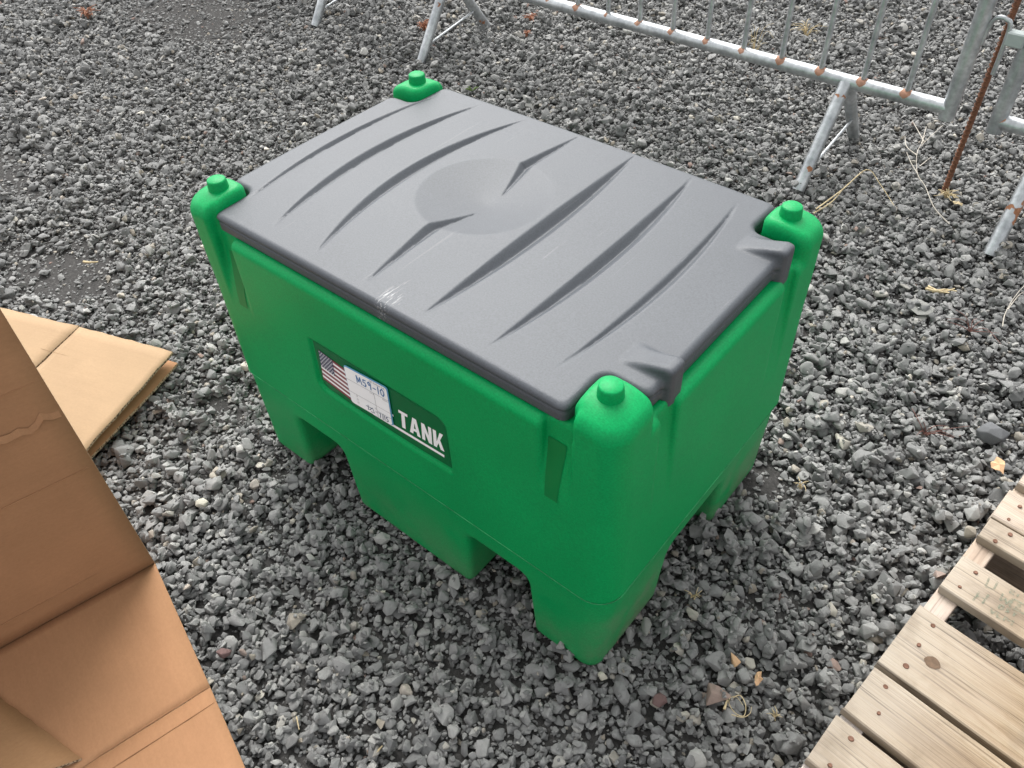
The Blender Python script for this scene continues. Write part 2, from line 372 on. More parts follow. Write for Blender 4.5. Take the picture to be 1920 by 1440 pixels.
# ---------------------------------------------------------------- surface meshing of rounded moulded shapes
def smin(a, b, k):
    h = np.clip(0.5 + 0.5*(b-a)/k, 0, 1); return b*(1-h) + a*h - k*h*(1-h)
def smax(a, b, k): return -smin(-a, -b, k)
def rmax(a, b, r):                            # intersection with a circular fillet of radius r
    return np.minimum(np.maximum(a, b), -r) + np.sqrt(np.maximum(a+r, 0)**2 + np.maximum(b+r, 0)**2)
def rbox(x, y, hx, hy, r):
    qx = np.abs(x) - hx + r; qy = np.abs(y) - hy + r
    return np.sqrt(np.maximum(qx, 0)**2 + np.maximum(qy, 0)**2) + np.minimum(np.maximum(qx, qy), 0) - r
def sstep(a, b, x):
    t = np.clip((x-a)/(b-a), 0, 1); return t*t*(3-2*t)
def surface_mesh(name, f, lo, hi, h):
    ax = [np.arange(lo[i], hi[i] + h, h, dtype=np.float32) for i in range(3)]
    X, Y, Z = np.meshgrid(*ax, indexing='ij', sparse=True)
    V = np.ascontiguousarray(np.broadcast_to(f(X, Y, Z), (len(ax[0]), len(ax[1]), len(ax[2])))).astype(np.float32)
    S = V < 0
    c = S[:-1, :-1, :-1].astype(np.int8)
    for d in ((1,0,0),(0,1,0),(0,0,1),(1,1,0),(1,0,1),(0,1,1),(1,1,1)):
        c = c + S[d[0]:S.shape[0]-1+d[0], d[1]:S.shape[1]-1+d[1], d[2]:S.shape[2]-1+d[2]]
    cells = np.argwhere((c > 0) & (c < 8))
    idx = np.full(c.shape, -1, np.int64); idx[tuple(cells.T)] = np.arange(len(cells))
    acc = np.zeros((len(cells), 3)); cnt = np.zeros(len(cells))
    for axis in range(3):
        o1, o2 = [a for a in range(3) if a != axis]
        for p in (0, 1):
            for q in (0, 1):
                a = cells.copy(); a[:, o1] += p; a[:, o2] += q
                b = a.copy(); b[:, axis] += 1
                va = V[tuple(a.T)]; vb = V[tuple(b.T)]
                k = (va < 0) != (vb < 0)
                t = va[k]/(va[k]-vb[k])
                pos = a[k].astype(float); pos[:, axis] += t
                acc[k] += pos; cnt[k] += 1
    P = acc/cnt[:, None]*h + np.array(lo)
    for it in range(3):
        e = h*0.1; args = [P[:, i] for i in range(3)]
        v0 = f(*args); g = np.zeros_like(P)
        for i in range(3):
            pp = [P[:, j] + (e if j == i else 0) for j in range(3)]; pm = [P[:, j] - (e if j == i else 0) for j in range(3)]
            g[:, i] = (f(*pp) - f(*pm))/(2*e)
        st = -(v0/np.maximum((g**2).sum(1), 0.05))[:, None]*g
        ln = np.linalg.norm(st, axis=1, keepdims=True); st *= np.minimum(1, h*0.5/np.maximum(ln, 1e-9))
        P = P + st
    faces = []
    for axis in range(3):
        o1, o2 = [(1, 2), (2, 0), (0, 1)][axis]
        sl0 = [slice(None)]*3; sl1 = [slice(None)]*3
        sl0[axis] = slice(0, -1); sl1[axis] = slice(1, None)
        A = S[tuple(sl0)]; B = S[tuple(sl1)]
        e = np.argwhere(A != B)
        ok = (e[:, o1] > 0) & (e[:, o2] > 0) & (e[:, o1] < c.shape[o1]) & (e[:, o2] < c.shape[o2]); e = e[ok]
        inside = A[tuple(e.T)]
        def cell(d1, d2):
            q = e.copy(); q[:, o1] += d1; q[:, o2] += d2; return idx[tuple(q.T)]
        quad = np.stack([cell(-1, -1), cell(0, -1), cell(0, 0), cell(-1, 0)], 1)
        quad[~inside] = quad[~inside][:, ::-1]
        faces.append(quad)
    Q = np.concatenate(faces)
    me = bpy.data.meshes.new(name)
    me.vertices.add(len(P)); me.vertices.foreach_set('co', P.astype(np.float32).ravel())
    me.loops.add(len(Q)*4); me.loops.foreach_set('vertex_index', Q.astype(np.int32).ravel())
    me.polygons.add(len(Q)); me.polygons.foreach_set('loop_start', np.arange(0, len(Q)*4, 4, dtype=np.int32))
    me.update(calc_edges=True); me.validate()
    me.polygons.foreach_set('use_smooth', [True]*len(me.polygons))
    return me

# ---------------------------------------------------------------- ground sheet
GZ = -0.030                                   # soil level under the stones; stone tops reach about z = 0
GPOLY = np.array([(-4.35, 0.55), (0.05, 3.75), (0.75, 3.5), (1.75, 0.3), (1.35, -0.45), (0.1, -1.35), (-0.6, -1.35), (-1.9, -0.75)])   # stones are built inside this outline
def inside(p, poly=GPOLY):
    c = np.zeros(len(p), bool); j = len(poly)-1
    for i in range(len(poly)):
        a, b = poly[i], poly[j]
        k = ((a[1] > p[:, 1]) != (b[1] > p[:, 1])) & (p[:, 0] < (b[0]-a[0])*(p[:, 1]-a[1])/(b[1]-a[1]+1e-12) + a[0])
        c ^= k; j = i
    return c
DIRT = [(-1.43, -0.26, 0.27, 0.16), (-2.70, 1.10, 0.55, 0.35), (0.46, 0.27, 0.10, 0.07), (-0.62, -0.30, 0.05, 0.03), (-2.1, -0.1, 0.3, 0.1)]
def relief(x, y):
    h = 0.006*np.sin(2.1*x + 0.5)*np.cos(1.7*y - 0.4) + 0.004*np.sin(5.3*x - 1.1*y)
    damp = np.clip((np.hypot(x*0.8, y) - 0.55)/0.8, 0, 1)
    h = h*damp
    d = DIRT[0]; h = h - 0.010*np.exp(-(((x-d[0])/d[2])**2 + ((y-d[1])/d[3])**2)*1.6)
    return h
def make_ground_sheet():
    inner = np.arange(-5.0, 5.01, 0.05); outer = np.array([6, 8, 12, 20, 40, 90, 200, 500.0])
    a = np.concatenate([-outer[::-1], inner, outer]); n = len(a)
    X, Y = np.meshgrid(a, a, indexing='ij')
    R = np.hypot(X, Y)
    far = (~inside(np.stack([X.ravel(), Y.ravel()], 1))).reshape(X.shape).astype(float)
    k9 = np.pad(far, 1, mode='edge'); far = sum(k9[a:a+n, b:b+n] for a in range(3) for b in range(3))/9.0
    Z = GZ + relief(X, Y)*np.clip((6-R)/2, 0, 1) + far*abs(GZ)*0.8
    me = bpy.data.meshes.new('ground')
    v = np.stack([X, Y, Z], -1).reshape(-1, 3)
    i = np.arange(n*n).reshape(n, n)
    q = np.stack([i[:-1, :-1], i[1:, :-1], i[1:, 1:], i[:-1, 1:]], -1).reshape(-1, 4)
    me.from_pydata(v.tolist(), [], q.tolist()); me.polygons.foreach_set('use_smooth', [True]*len(me.polygons))
    at_ = me.attributes.new('far', 'FLOAT', 'POINT'); at_.data.foreach_set('value', far.astype(np.float32).ravel())
    return tag(mesh_obj('ground', me, M_GROUND), kind='structure')

# ---------------------------------------------------------------- gravel
def stone_mesh(name, seed, npts=13, bev=0.07, flat=1.0, segs=2):
    r = random.Random(seed); bm = bmesh.new()
    for i in range(npts):
        v = Vector((r.gauss(0, 1), r.gauss(0, 1), r.gauss(0, 1))).normalized()*r.uniform(0.88, 1.08)
        bm.verts.new((v.x*0.5, v.y*0.5*r.uniform(0.92, 1.08), v.z*0.5*flat))
    hull = bmesh.ops.convex_hull(bm, input=bm.verts)
    bmesh.ops.delete(bm, geom=[g for g in hull['geom_interior'] if isinstance(g, bmesh.types.BMVert)], context='VERTS')
    loose = [v for v in bm.verts if not v.link_faces]
    if loose: bmesh.ops.delete(bm, geom=loose, context='VERTS')
    bmesh.ops.dissolve_limit(bm, angle_limit=math.radians(14), verts=bm.verts, edges=bm.edges)
    bmesh.ops.bevel(bm, geom=list(bm.edges), offset=bev, segments=segs, profile=0.6, affect='EDGES', clamp_overlap=True)
    bmesh.ops.triangulate(bm, faces=bm.faces)
    me = bpy.data.meshes.new(name); bm.normal_update(); bm.to_mesh(me); bm.free()
    co = np.zeros(len(me.vertices)*3); me.vertices.foreach_get('co', co); co = co.reshape(-1, 3)
    lo, hi = co.min(0), co.max(0); co = (co-(lo+hi)/2)/(hi-lo)
    me.vertices.foreach_set('co', co.ravel())
    me.polygons.foreach_set('use_smooth', [True]*len(me.polygons)); me.set_sharp_from_angle(angle=math.radians(38))
    return me
LOCKED = []                                   # (x, y, half x, half y) where nothing may stand above z = 0
def build_gravel():
    poly = GPOLY
    x0, y0 = poly.min(0); x1, y1 = poly.max(0)
    res = 0.004; nx, ny = int((x1-x0)/res)+30, int((y1-y0)/res)+30
    H = np.zeros((nx, ny), np.float32)
    def dirt(p):
        m = np.zeros(len(p))
        for d in DIRT:
            wob = 1 + 0.25*np.sin(7*p[:, 0]/d[2]*0.5) * np.cos(5*p[:, 1]/d[3]*0.5)
            m = np.maximum(m, np.exp(-((((p[:, 0]-d[0])/d[2])**2 + ((p[:, 1]-d[1])/d[3])**2)*wob)**1.6))
        return m
    area = 0.5*abs(np.dot(poly[:, 0], np.roll(poly[:, 1], 1)) - np.dot(poly[:, 1], np.roll(poly[:, 0], 1)))
    passes = [(4000, 0.0072, 0.25, 0.005, 0.011), (6400, 0.0118, 0.30, 0.007, 0.024), (4300, 0.0168, 0.36, 0.009, 0.042), (3600, 0.0070, 0.3, 0.004, 0.012)]
    P, SC, RT, TI = [], [], [], []
    discs = {}
    for dens, med, sig, dmin, dmax in passes:
        n = int(dens*area*1.02)
        p = rng.uniform((x0, y0), (x1, y1), (int(n*(x1-x0)*(y1-y0)/area*1.02), 2)); p = p[inside(p)]
        d = np.clip(med*np.exp(rng.normal(0, sig, len(p))), dmin, dmax)
        cl = 0.5 + 0.5*np.sin(1.7*p[:, 0] + 2.3*np.sin(1.1*p[:, 1]))*np.cos(1.9*p[:, 1] - 0.7)       # drifts of finer stones
        d *= 0.86 + 0.26*cl
        dm = dirt(p); keep = rng.uniform(0, 1, len(p)) > dm*(0.97 if med > 0.01 else 0.45)
        p, d = p[keep], d[keep]
        asp = np.stack([np.ones(len(p)), rng.uniform(0.62, 0.95, len(p)), rng.uniform(0.34, 0.62, len(p))], 1)
        for k in range(len(p)):
            r = d[k]*0.42; ri = max(1, int(r/res))
            ix = int((p[k, 0]-x0)/res)+10; iy = int((p[k, 1]-y0)/res)+10
            if ix < ri or iy < ri: continue
            pa = H[ix-ri:ix+ri+1, iy-ri:iy+ri+1]
            if pa.size == 0: continue
            hz = d[k]*asp[k, 2]
            base = 0.55*float(pa.max()) + 0.45*float(pa.mean())
            base = min(base, float(pa.mean()) + 0.5*hz)
            zc = base + 0.37*hz
            if ri not in discs:
                g = np.arange(-ri, ri+1); rr = (g[:, None]**2 + g[None, :]**2)/(ri+0.4)**2
                discs[ri] = np.where(rr < 1, np.sqrt(np.maximum(1-rr, 0)), -9)
            top = zc + 0.5*hz*discs[ri]
            if pa.shape == top.shape:
                gx = float(pa[-1].mean() - pa[0].mean())/(2*ri*res); gy = float(pa[:, -1].mean() - pa[:, 0].mean())/(2*ri*res)
                np.maximum(pa, top, out=pa)
            else: gx = gy = 0.0
            P.append((p[k, 0], p[k, 1], zc)); SC.append(d[k]*asp[k])
            RT.append((np.clip(gy, -0.7, 0.7) + rng.normal(0, 0.17), -np.clip(gx, -0.7, 0.7) + rng.normal(0, 0.17), rng.uniform(0, 6.283)))
            TI.append(d[k])
    P = np.array(P); SC = np.array(SC); RT = np.array(RT)
    hm = float(np.median(H[H > 0.002])); shift = -hm - 0.005
    P[:, 2] += shift + relief(P[:, 0], P[:, 1])
    for (lx, ly, hx, hy, ztop) in LOCKED:     # stones under feet and boards are pressed down
        k = (np.abs(P[:, 0]-lx) < hx) & (np.abs(P[:, 1]-ly) < hy)
        P[k, 2] = np.minimum(P[k, 2], ztop - 0.5*np.sqrt((SC[k]**2).sum(1))*0.75)
    for (o_, a_, b_, la, lb, ztop) in LOCKED_RECT:
        rx, ry = P[:, 0]-o_[0], P[:, 1]-o_[1]; ca = rx*a_[0]+ry*a_[1]; cb = rx*b_[0]+ry*b_[1]
        k = (ca > -0.006) & (ca < la+0.006) & (cb > -0.006) & (cb < lb+0.006)
        P[k, 2] = np.minimum(P[k, 2], ztop - 0.5*np.sqrt((SC[k]**2).sum(1))*0.85)
    n = len(P)
    global GZ_SHIFT; GZ_SHIFT = shift
    u = rng.uniform(0, 1, n)
    tint = np.clip(rng.normal(0.36, 0.13, n), 0.02, 0.80)
    tint = np.where(u > 0.93, rng.uniform(0.78, 0.88, n), tint)
    tint = np.where(u > 0.972, rng.uniform(0.88, 0.92, n), tint)
    tint = np.where(u > 0.988, rng.uniform(0.93, 0.955, n), tint)
    tint = np.where(u > 0.994, rng.uniform(0.965, 0.98, n), tint)
    tint = np.where(u > 0.9975, rng.uniform(0.985, 1.0, n), tint)
    me = bpy.data.meshes.new('gravel'); me.vertices.add(n); me.vertices.foreach_set('co', P.astype(np.float32).ravel())
    def attr(nm, ty, data, key):
        a = me.attributes.new(nm, ty, 'POINT'); a.data.foreach_set(key, np.ascontiguousarray(data).ravel())
    attr('scl', 'FLOAT_VECTOR', SC.astype(np.float32), 'vector'); attr('rot', 'FLOAT_VECTOR', RT.astype(np.float32), 'vector')
    attr('tint', 'FLOAT', tint.astype(np.float32), 'value'); attr('seed3', 'FLOAT_VECTOR', rng.uniform(0, 60, (n, 3)).astype(np.float32), 'vector')
    NV = 22
    attr('pick', 'INT', rng.integers(0, NV, n).astype(np.int32), 'value')
    me.update()
    src = bpy.data.collections.new('gravel_stone_shapes')
    for i in range(NV):
        sm = stone_mesh('stone_shape', 100+i, npts=random.choice([11, 13, 16, 20]), bev=random.uniform(0.08, 0.16))
        sm.materials.append(M_STONE); so = bpy.data.objects.new('stone_shape', sm); src.objects.link(so)
    o = mesh_obj('gravel', me, M_STONE); tag(o, kind='stuff')
    o['label'] = 'dark grey crushed stone gravel covering the yard'; o['category'] = 'gravel'
    ng = bpy.data.node_groups.new('scatter_stones', 'GeometryNodeTree')
    ng.interface.new_socket('Geometry', in_out='INPUT', socket_type='NodeSocketGeometry')
    ng.interface.new_socket('Geometry', in_out='OUTPUT', socket_type='NodeSocketGeometry')
    N, L = ng.nodes, ng.links
    gi = N.new('NodeGroupInput'); go = N.new('NodeGroupOutput')
    ip = N.new('GeometryNodeInstanceOnPoints'); ci = N.new('GeometryNodeCollectionInfo')
    ci.inputs['Collection'].default_value = src; ci.inputs['Separate Children'].default_value = True; ci.inputs['Reset Children'].default_value = True
    def na(nm, ty):
        a = N.new('GeometryNodeInputNamedAttribute'); a.data_type = ty; a.inputs['Name'].default_value = nm; return a.outputs['Attribute']
    e2r = N.new('FunctionNodeEulerToRotation'); L.new(na('rot', 'FLOAT_VECTOR'), e2r.inputs[0])
    L.new(gi.outputs[0], ip.inputs['Points']); L.new(ci.outputs[0], ip.inputs['Instance'])
    ip.inputs['Pick Instance'].default_value = True
    L.new(na('pick', 'INT'), ip.inputs['Instance Index']); L.new(e2r.outputs[0], ip.inputs['Rotation']); L.new(na('scl', 'FLOAT_VECTOR'), ip.inputs['Scale'])
    L.new(ip.outputs[0], go.inputs[0])
    md = o.modifiers.new('scatter', 'NODES'); md.node_group = ng
    print('gravel stones', n)
    return o
# feet of the tank press into the gravel
for sx in (-0.367, 0.0, 0.367):
    for sy in (-0.19, 0.19): LOCKED.append((sx, sy, 0.150 if sx == 0 else 0.066, 0.098, -0.004))
zf = 0.022
A = at(290, 1055, zf); B = at(462, 1440, zf)
e1 = (B-A).normalized(); Qd = (at(0, 1215, zf) - A).normalized()
fa = at(335, 682, 0.02); fu = (at(8, 578, 0.02)-at(325, 661, 0.02)).normalized(); fv = (at(163, 843, 0.02)-at(325, 661, 0.02)).normalized()
LOCKED_RECT = [(A - e1*0.02, e1, Qd, 1.0, 0.95, 0.006), (fa, fu, fv, 0.8, 0.65, 0.014),
               (Vector((0.7865, -0.168, 0)), Vector((0.1170, 0.993, 0)), Vector((0.993, -0.117, 0)), 0.70, 1.03, 0.012),
               (Vector((0.7865, -0.168, 0)), Vector((-0.1170, -0.993, 0)), Vector((0.993, -0.117, 0)), 0.37, 1.03, 0.012)]
build_gravel()
GZ = GZ_SHIFT + 0.0015; print('soil level', GZ)
make_ground_sheet()

# ---------------------------------------------------------------- the tank
def tank_body(x, y, z):
    ax, ay = np.abs(x), np.abs(y)
    t = np.clip(z/0.22, 0, 1)
    low = smax(rbox(x, y, 0.4345 + 0.0125*t, 0.2925 + 0.0025*t, 0.028 + 0.016*t), z - 0.23, 0.004)
    s = np.clip((z-0.22)/0.36, 0, 1)
    up = rmax(rbox(x, y, 0.4525 - 0.002*s, 0.297 - 0.004*s, 0.046), z - 0.569, 0.016)
    up = np.maximum(up, 0.2185 - z)
    d = np.minimum(low, up)
    tp = 0.0025*np.clip((0.5-z)/0.2, 0, 1)
    ox = np.clip(ax-0.398, 0, 0.054); oy = np.clip(ay-0.238, 0, 0.056); R_ = 0.085
    ztop = 0.6205 - (R_-np.sqrt(R_**2-ox**2)) - (R_-np.sqrt(R_**2-oy**2))      # the crown falls away to the outer faces
    rc = np.where((ax > 0.4095) & (ay > 0.2490), 0.0385, 0.020)
    post = rmax(rbox(ax - 0.4095, ay - 0.2490, 0.0412 - tp, 0.0442 - tp, rc), (z - ztop)*0.9, 0.012)
    post = np.maximum(post, 0.30 - z)
    d = smin(d, post, 0.0005 + 0.014*np.clip(-rbox(x, y, 0.4525 - 0.002*s, 0.297 - 0.004*s, 0.046)/0.02 - 0.2, 0, 1))
    hyf = 0.297 - 0.004*s
    dep = 0.027*sstep(0.37, 0.55, z) - 0.010
    d = smax(d, -smax(np.abs(ax-0.3535) - 0.0235, hyf - dep - ay, 0.006), 0.010)
    hxs = 0.4525 - 0.002*s
    dep2 = 0.021*sstep(0.24, 0.56, z) - 0.010
    d = smax(d, -smax(np.abs(ay-0.172) - 0.020, hxs - dep2 - ax, 0.005), 0.007)
    # label recess on the front
    xr = x + 0.0085 + 0.08*(z-0.386)*0; zr = z - 0.386
    rad = np.where((x > 0) == (zr > 0), 0.022, 0.004)
    bow = 0.010*(1-np.clip(xr/0.16, -1, 1)**2)
    qx = np.abs(xr + 0.05*(-zr)*(x < 0)*1.6) - 0.158 + rad; qz = np.abs(zr) - 0.060 - np.where(zr < 0, bow*0.5, 0) + rad
    rec = np.sqrt(np.maximum(qx, 0)**2 + np.maximum(qz, 0)**2) + np.minimum(np.maximum(qx, qz), 0) - rad
    d = smax(d, -np.maximum(rec, y + 0.2900), 0.0035)
    # fork pockets both ways
    pk = smax(np.abs(ax-0.2275) - (0.0755 - 0.06*z), z - 0.163, 0.03)
    d = smax(d, -pk, 0.014)
    pk2 = smax(ay - (0.096 - 0.05*z), z - 0.145, 0.03)
    pk2 = smax(pk2, 0.12 - ax, 0.01)
    d = smax(d, -pk2, 0.014)
    d = smax(d, -z - 0.006, 0.012)
    return d
tank = empty('transfer_tank', (0, 0, 0))
tag(tank, 'green plastic tank with grey ribbed lid, stickers and four corner posts', 'tank')
mesh_obj('tank_body', surface_mesh('tank_body', tank_body, (-0.476, -0.316, -0.012), (0.476, 0.316, 0.64), 0.004), M_GREEN, tank)
for sx in (-1, 1):
    for sy in (-1, 1):
        bm = bmesh.new()
        prof = [(0.0, 0.6365), (0.0140, 0.6365), (0.0156, 0.6352), (0.0162, 0.633), (0.0182, 0.612), (0.0186, 0.600)]
        seg = 28; rings = []
        for r_, z_ in prof:
            if r_ == 0: rings.append([bm.verts.new((0, 0, z_))]); continue
            rings.append([bm.verts.new((r_*math.cos(2*math.pi*j/seg), r_*math.sin(2*math.pi*j/seg), z_)) for j in range(seg)])
        for j in range(seg): bm.faces.new((rings[0][0], rings[1][j], rings[1][(j+1) % seg]))
        for a, b in zip(rings[1:], rings[2:]):
            for j in range(seg): bm.faces.new((a[j], b[j], b[(j+1) % seg], a[(j+1) % seg]))
        o = bm_obj('stacking_pin', bm, M_GREEN, tank, 50); o.location = (sx*0.400, sy*0.2403, 0)
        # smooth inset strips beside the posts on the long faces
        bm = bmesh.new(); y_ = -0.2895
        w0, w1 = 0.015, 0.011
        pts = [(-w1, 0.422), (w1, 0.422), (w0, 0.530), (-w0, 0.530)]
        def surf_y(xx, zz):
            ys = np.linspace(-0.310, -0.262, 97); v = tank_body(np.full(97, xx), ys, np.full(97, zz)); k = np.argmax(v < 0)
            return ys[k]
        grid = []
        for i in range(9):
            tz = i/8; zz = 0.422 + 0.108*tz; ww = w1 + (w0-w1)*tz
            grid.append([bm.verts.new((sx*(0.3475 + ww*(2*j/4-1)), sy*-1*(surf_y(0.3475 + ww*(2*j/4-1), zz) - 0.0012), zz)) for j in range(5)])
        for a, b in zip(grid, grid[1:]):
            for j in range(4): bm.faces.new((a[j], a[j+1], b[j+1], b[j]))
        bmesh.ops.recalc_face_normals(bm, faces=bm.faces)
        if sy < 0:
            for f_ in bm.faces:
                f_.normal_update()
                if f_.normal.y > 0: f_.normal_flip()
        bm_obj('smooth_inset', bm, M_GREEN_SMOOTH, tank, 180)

# mould seam: a hair of flash round the body
bm = bmesh.new(); pts = []
for cx_, cy_, a0 in ((0.4065, 0.251, 0), (-0.4065, 0.251, 90), (-0.4065, -0.251, 180), (0.4065, -0.251, 270)):
    for k in range(9):
        an = math.radians(a0 + k*11.25); pts.append((cx_ + 0.0462*math.cos(an), cy_ + 0.0462*math.sin(an), 0.2190))
add_tube(bm, pts + pts[:1], 0.0007, 5, False); bmesh.ops.recalc_face_normals(bm, faces=bm.faces)
M_FLASH = make_plain('seam_flash_green', (0.03, 0.24, 0.09), 0.6, 0, 0.9, 25)
bm_obj('mould_seam', bm, M_FLASH, tank, 180)
LIDZ = 0.607
# ribs pressed into the lid: x at both ends, left and right edge at mid-length, half length
GROOVES = [(-0.353, -0.387, -0.369, 0.247), (-0.2525, -0.305, -0.277, 0.266), (-0.140, -0.202, -0.172, 0.268), (-0.0235, -0.052, -0.0235, 0.271),
           (0.093, 0.089, 0.127, 0.273), (0.210, 0.216, 0.247, 0.268), (0.3065, 0.321, 0.340, 0.250)]
def lid_top(x, y):
    z = LIDZ - 0.004*(x/0.43)**2 - 0.004*(y/0.28)**2
    cx, cy, R = -0.036, 0.024, 0.116
    rr = np.sqrt((x-cx)**2 + (y-cy)**2)/R
    z = z - 0.0205*(1-np.minimum(rr, 1)**1.3)*(rr < 1)
    for i, (xe, xl, xr, ye) in enumerate(GROOVES):
        yy = y - 0.011
        q = np.clip(1 - (yy/ye)**2, 0, 1)
        if i == 3:
            s_ = np.abs(y-cy)
            q = np.where(s_ < R, np.clip((s_-0.018)/(R-0.018), 0, 1)**1.1, np.clip(1-(np.abs(yy)-R)/(ye-R), 0, 1)**0.85)
        left = xe + (xl-xe)*q; ww = (xr-xl)*0.90*q
        t = (x-left)/np.maximum(ww, 1e-4)
        a = 0.6*sstep(-0.10, 0.50, t) + 0.4*np.clip((t+0.02)/0.46, 0, 1); b = np.clip((1.0-t)/0.54, 0, 1)
        z = z - 0.40*ww*np.minimum(a, b)
    return z
def lid_f(x, y, z):
    P = rbox(x, y - 0.003, 0.432, 0.2835, 0.013)
    nd = rmax(0.367 - np.abs(x + 0.006), 0.197 - np.abs(y), 0.018)
    P = smax(P, -nd, 0.014)
    P = P + 0.0035*np.exp(-((z-0.5885)/0.0026)**2)
    P = P + np.where(z < 0.5885, 0.0016, 0)
    d = rmax(P, (z - lid_top(x, y))*0.97, 0.0095)
    for yc, in ((-0.148,), (0.160,)):
        tz = LIDZ - 0.003 + 0.017*np.clip((x-0.374)/0.055, 0, 1)
        tb = smax(smax(np.abs(y-yc) - 0.0175, np.maximum(0.372 - x, x - 0.4425), 0.010), z - tz, 0.008)
        tb = smax(tb, 0.553 - z, 0.004)
        d = smin(d, tb, 0.010)
    return np.maximum(d, 0.5710 - z - 0.014*((x > 0.425) & (np.minimum(np.abs(y+0.148), np.abs(y-0.16)) < 0.02)))
lid = mesh_obj('lid', surface_mesh('lid', lid_f, (-0.445, -0.305, 0.548), (0.456, 0.292, 0.632), 0.0025), M_LID, tank)

# decal in the recess: green film, flag, lettering, underline
DY = -0.2906
def flat_poly(bm, pts, y, mi=0):
    f = bm.faces.new([bm.verts.new((p[0], y, p[1])) for p in pts]); f.material_index = mi
    f.normal_update()
    if f.normal.y > 0: f.normal_flip()
    return f
bm = bmesh.new()
pl = [(-0.158, 0.4405), (0.130, 0.4405), (0.1385, 0.4375), (0.1435, 0.430), (0.1455, 0.332), (0.08, 0.3275), (0.0, 0.3255), (-0.08, 0.3265), (-0.15, 0.331), (-0.160, 0.336), (-0.164, 0.345)]
flat_poly(bm, pl, DY)
decal = bm_obj('decal', bm, M_DECAL, tank)
decal['label'] = 'glossy dark green sticker with a flag and white lettering'
f_tl = at_y(597, 655, DY); f_ct = at_y(622.5, 674, DY); f_bl = at_y(607, 710, DY)
f_u = (f_ct-f_tl)/0.40; f_v = f_tl-f_bl
def fl(u, v):                                  # slightly slanted print
    p = f_bl + f_u*u + f_v*v; return (p.x, p.z)
bm = bmesh.new()
for i in range(13):
    flat_poly(bm, [fl(0, 1-(i+1)/13), fl(1, 1-(i+1)/13), fl(1, 1-i/13), fl(0, 1-i/13)], DY-0.0005, 0 if i % 2 == 0 else 1)
flat_poly(bm, [fl(0, 1-7/13), fl(0.42, 1-7/13), fl(0.42, 1), fl(0, 1)], DY-0.0009, 2)
for rw in range(9):
    for k in range(6 if rw % 2 == 0 else 5):
        cu = 0.42*((k+0.5)/6 if rw % 2 == 0 else (k+1)/6); cv = 1 - (7/13)*(rw+0.6)/9.2
        c = fl(cu, cv); pts = []
        for j in range(10):
            rr = 0.0021 if j % 2 == 0 else 0.0010; an = math.pi/2 + j*math.pi/5
            pts.append((c[0] + rr*math.cos(an), c[1] + rr*math.sin(an)))
        flat_poly(bm, pts, DY-0.0012, 1)
bm_obj('flag', bm, [M_RED, M_WHITE, M_NAVY], decal)
def letter_polys():
    # heavy condensed capitals drawn on a unit cell (width w, height 1)
    T = (0.52, [[(0, 1), (0.52, 1), (0.52, 0.83), (0, 0.83)], [(0.16, 0.83), (0.36, 0.83), (0.36, 0), (0.16, 0)]])
    A = (0.62, [[(0, 0), (0.19, 0), (0.36, 1), (0.20, 1)], [(0.43, 0), (0.62, 0), (0.42, 1), (0.26, 1)], [(0.16, 0.20), (0.46, 0.20), (0.44, 0.36), (0.18, 0.36)]])
    Nn = (0.58, [[(0, 0), (0.18, 0), (0.18, 1), (0, 1)], [(0.40, 0), (0.58, 0), (0.58, 1), (0.40, 1)], [(0.0, 1), (0.19, 1), (0.58, 0), (0.39, 0)]])
    K = (0.60, [[(0, 0), (0.19, 0), (0.19, 1), (0, 1)], [(0.19, 0.36), (0.40, 1), (0.60, 1), (0.19, 0.08)], [(0.24, 0.52), (0.36, 0.68), (0.62, 0), (0.40, 0)]])
    return [T, A, Nn, K]
def lt(u, v):                                  # lettering: u along the word, v up
    a = Vector((749.5, 797.5))*(1-u) + Vector((833.5, 846.5))*u; b = Vector((747, 767.5))*(1-u) + Vector((831, 815.0))*u
    p = a*(1-v) + b*v; q = at_y(p.x, p.y, DY); return (q.x, q.z)
x_ = 0.0; LW = 0.52 + 0.62 + 0.58 + 0.60 + 3*0.085
for k, (w, polys) in enumerate(letter_polys()):
    bm = bmesh.new()
    for q, pg in enumerate(polys): flat_poly(bm, [lt((x_ + p[0])/LW, p[1]) for p in pg], DY-0.0005-0.0001*q)
    bm_obj('letter', bm, M_WHITE, decal); x_ += w + 0.085
def pxq(pts): return [(lambda q: (q.x, q.z))(at_y(u, v, DY)) for u, v in pts]
bm = bmesh.new(); flat_poly(bm, pxq([(700, 772.3), (833.5, 853.0), (833.7, 857.6), (700, 776.7)]), DY-0.0005)
bm_obj('underline', bm, M_WHITE, decal)
bm = bmesh.new(); flat_poly(bm, pxq([(728, 771), (738, 777.5), (738.5, 781), (728, 775)]), DY-0.0005)
bm_obj('letter', bm, M_WHITE, decal)

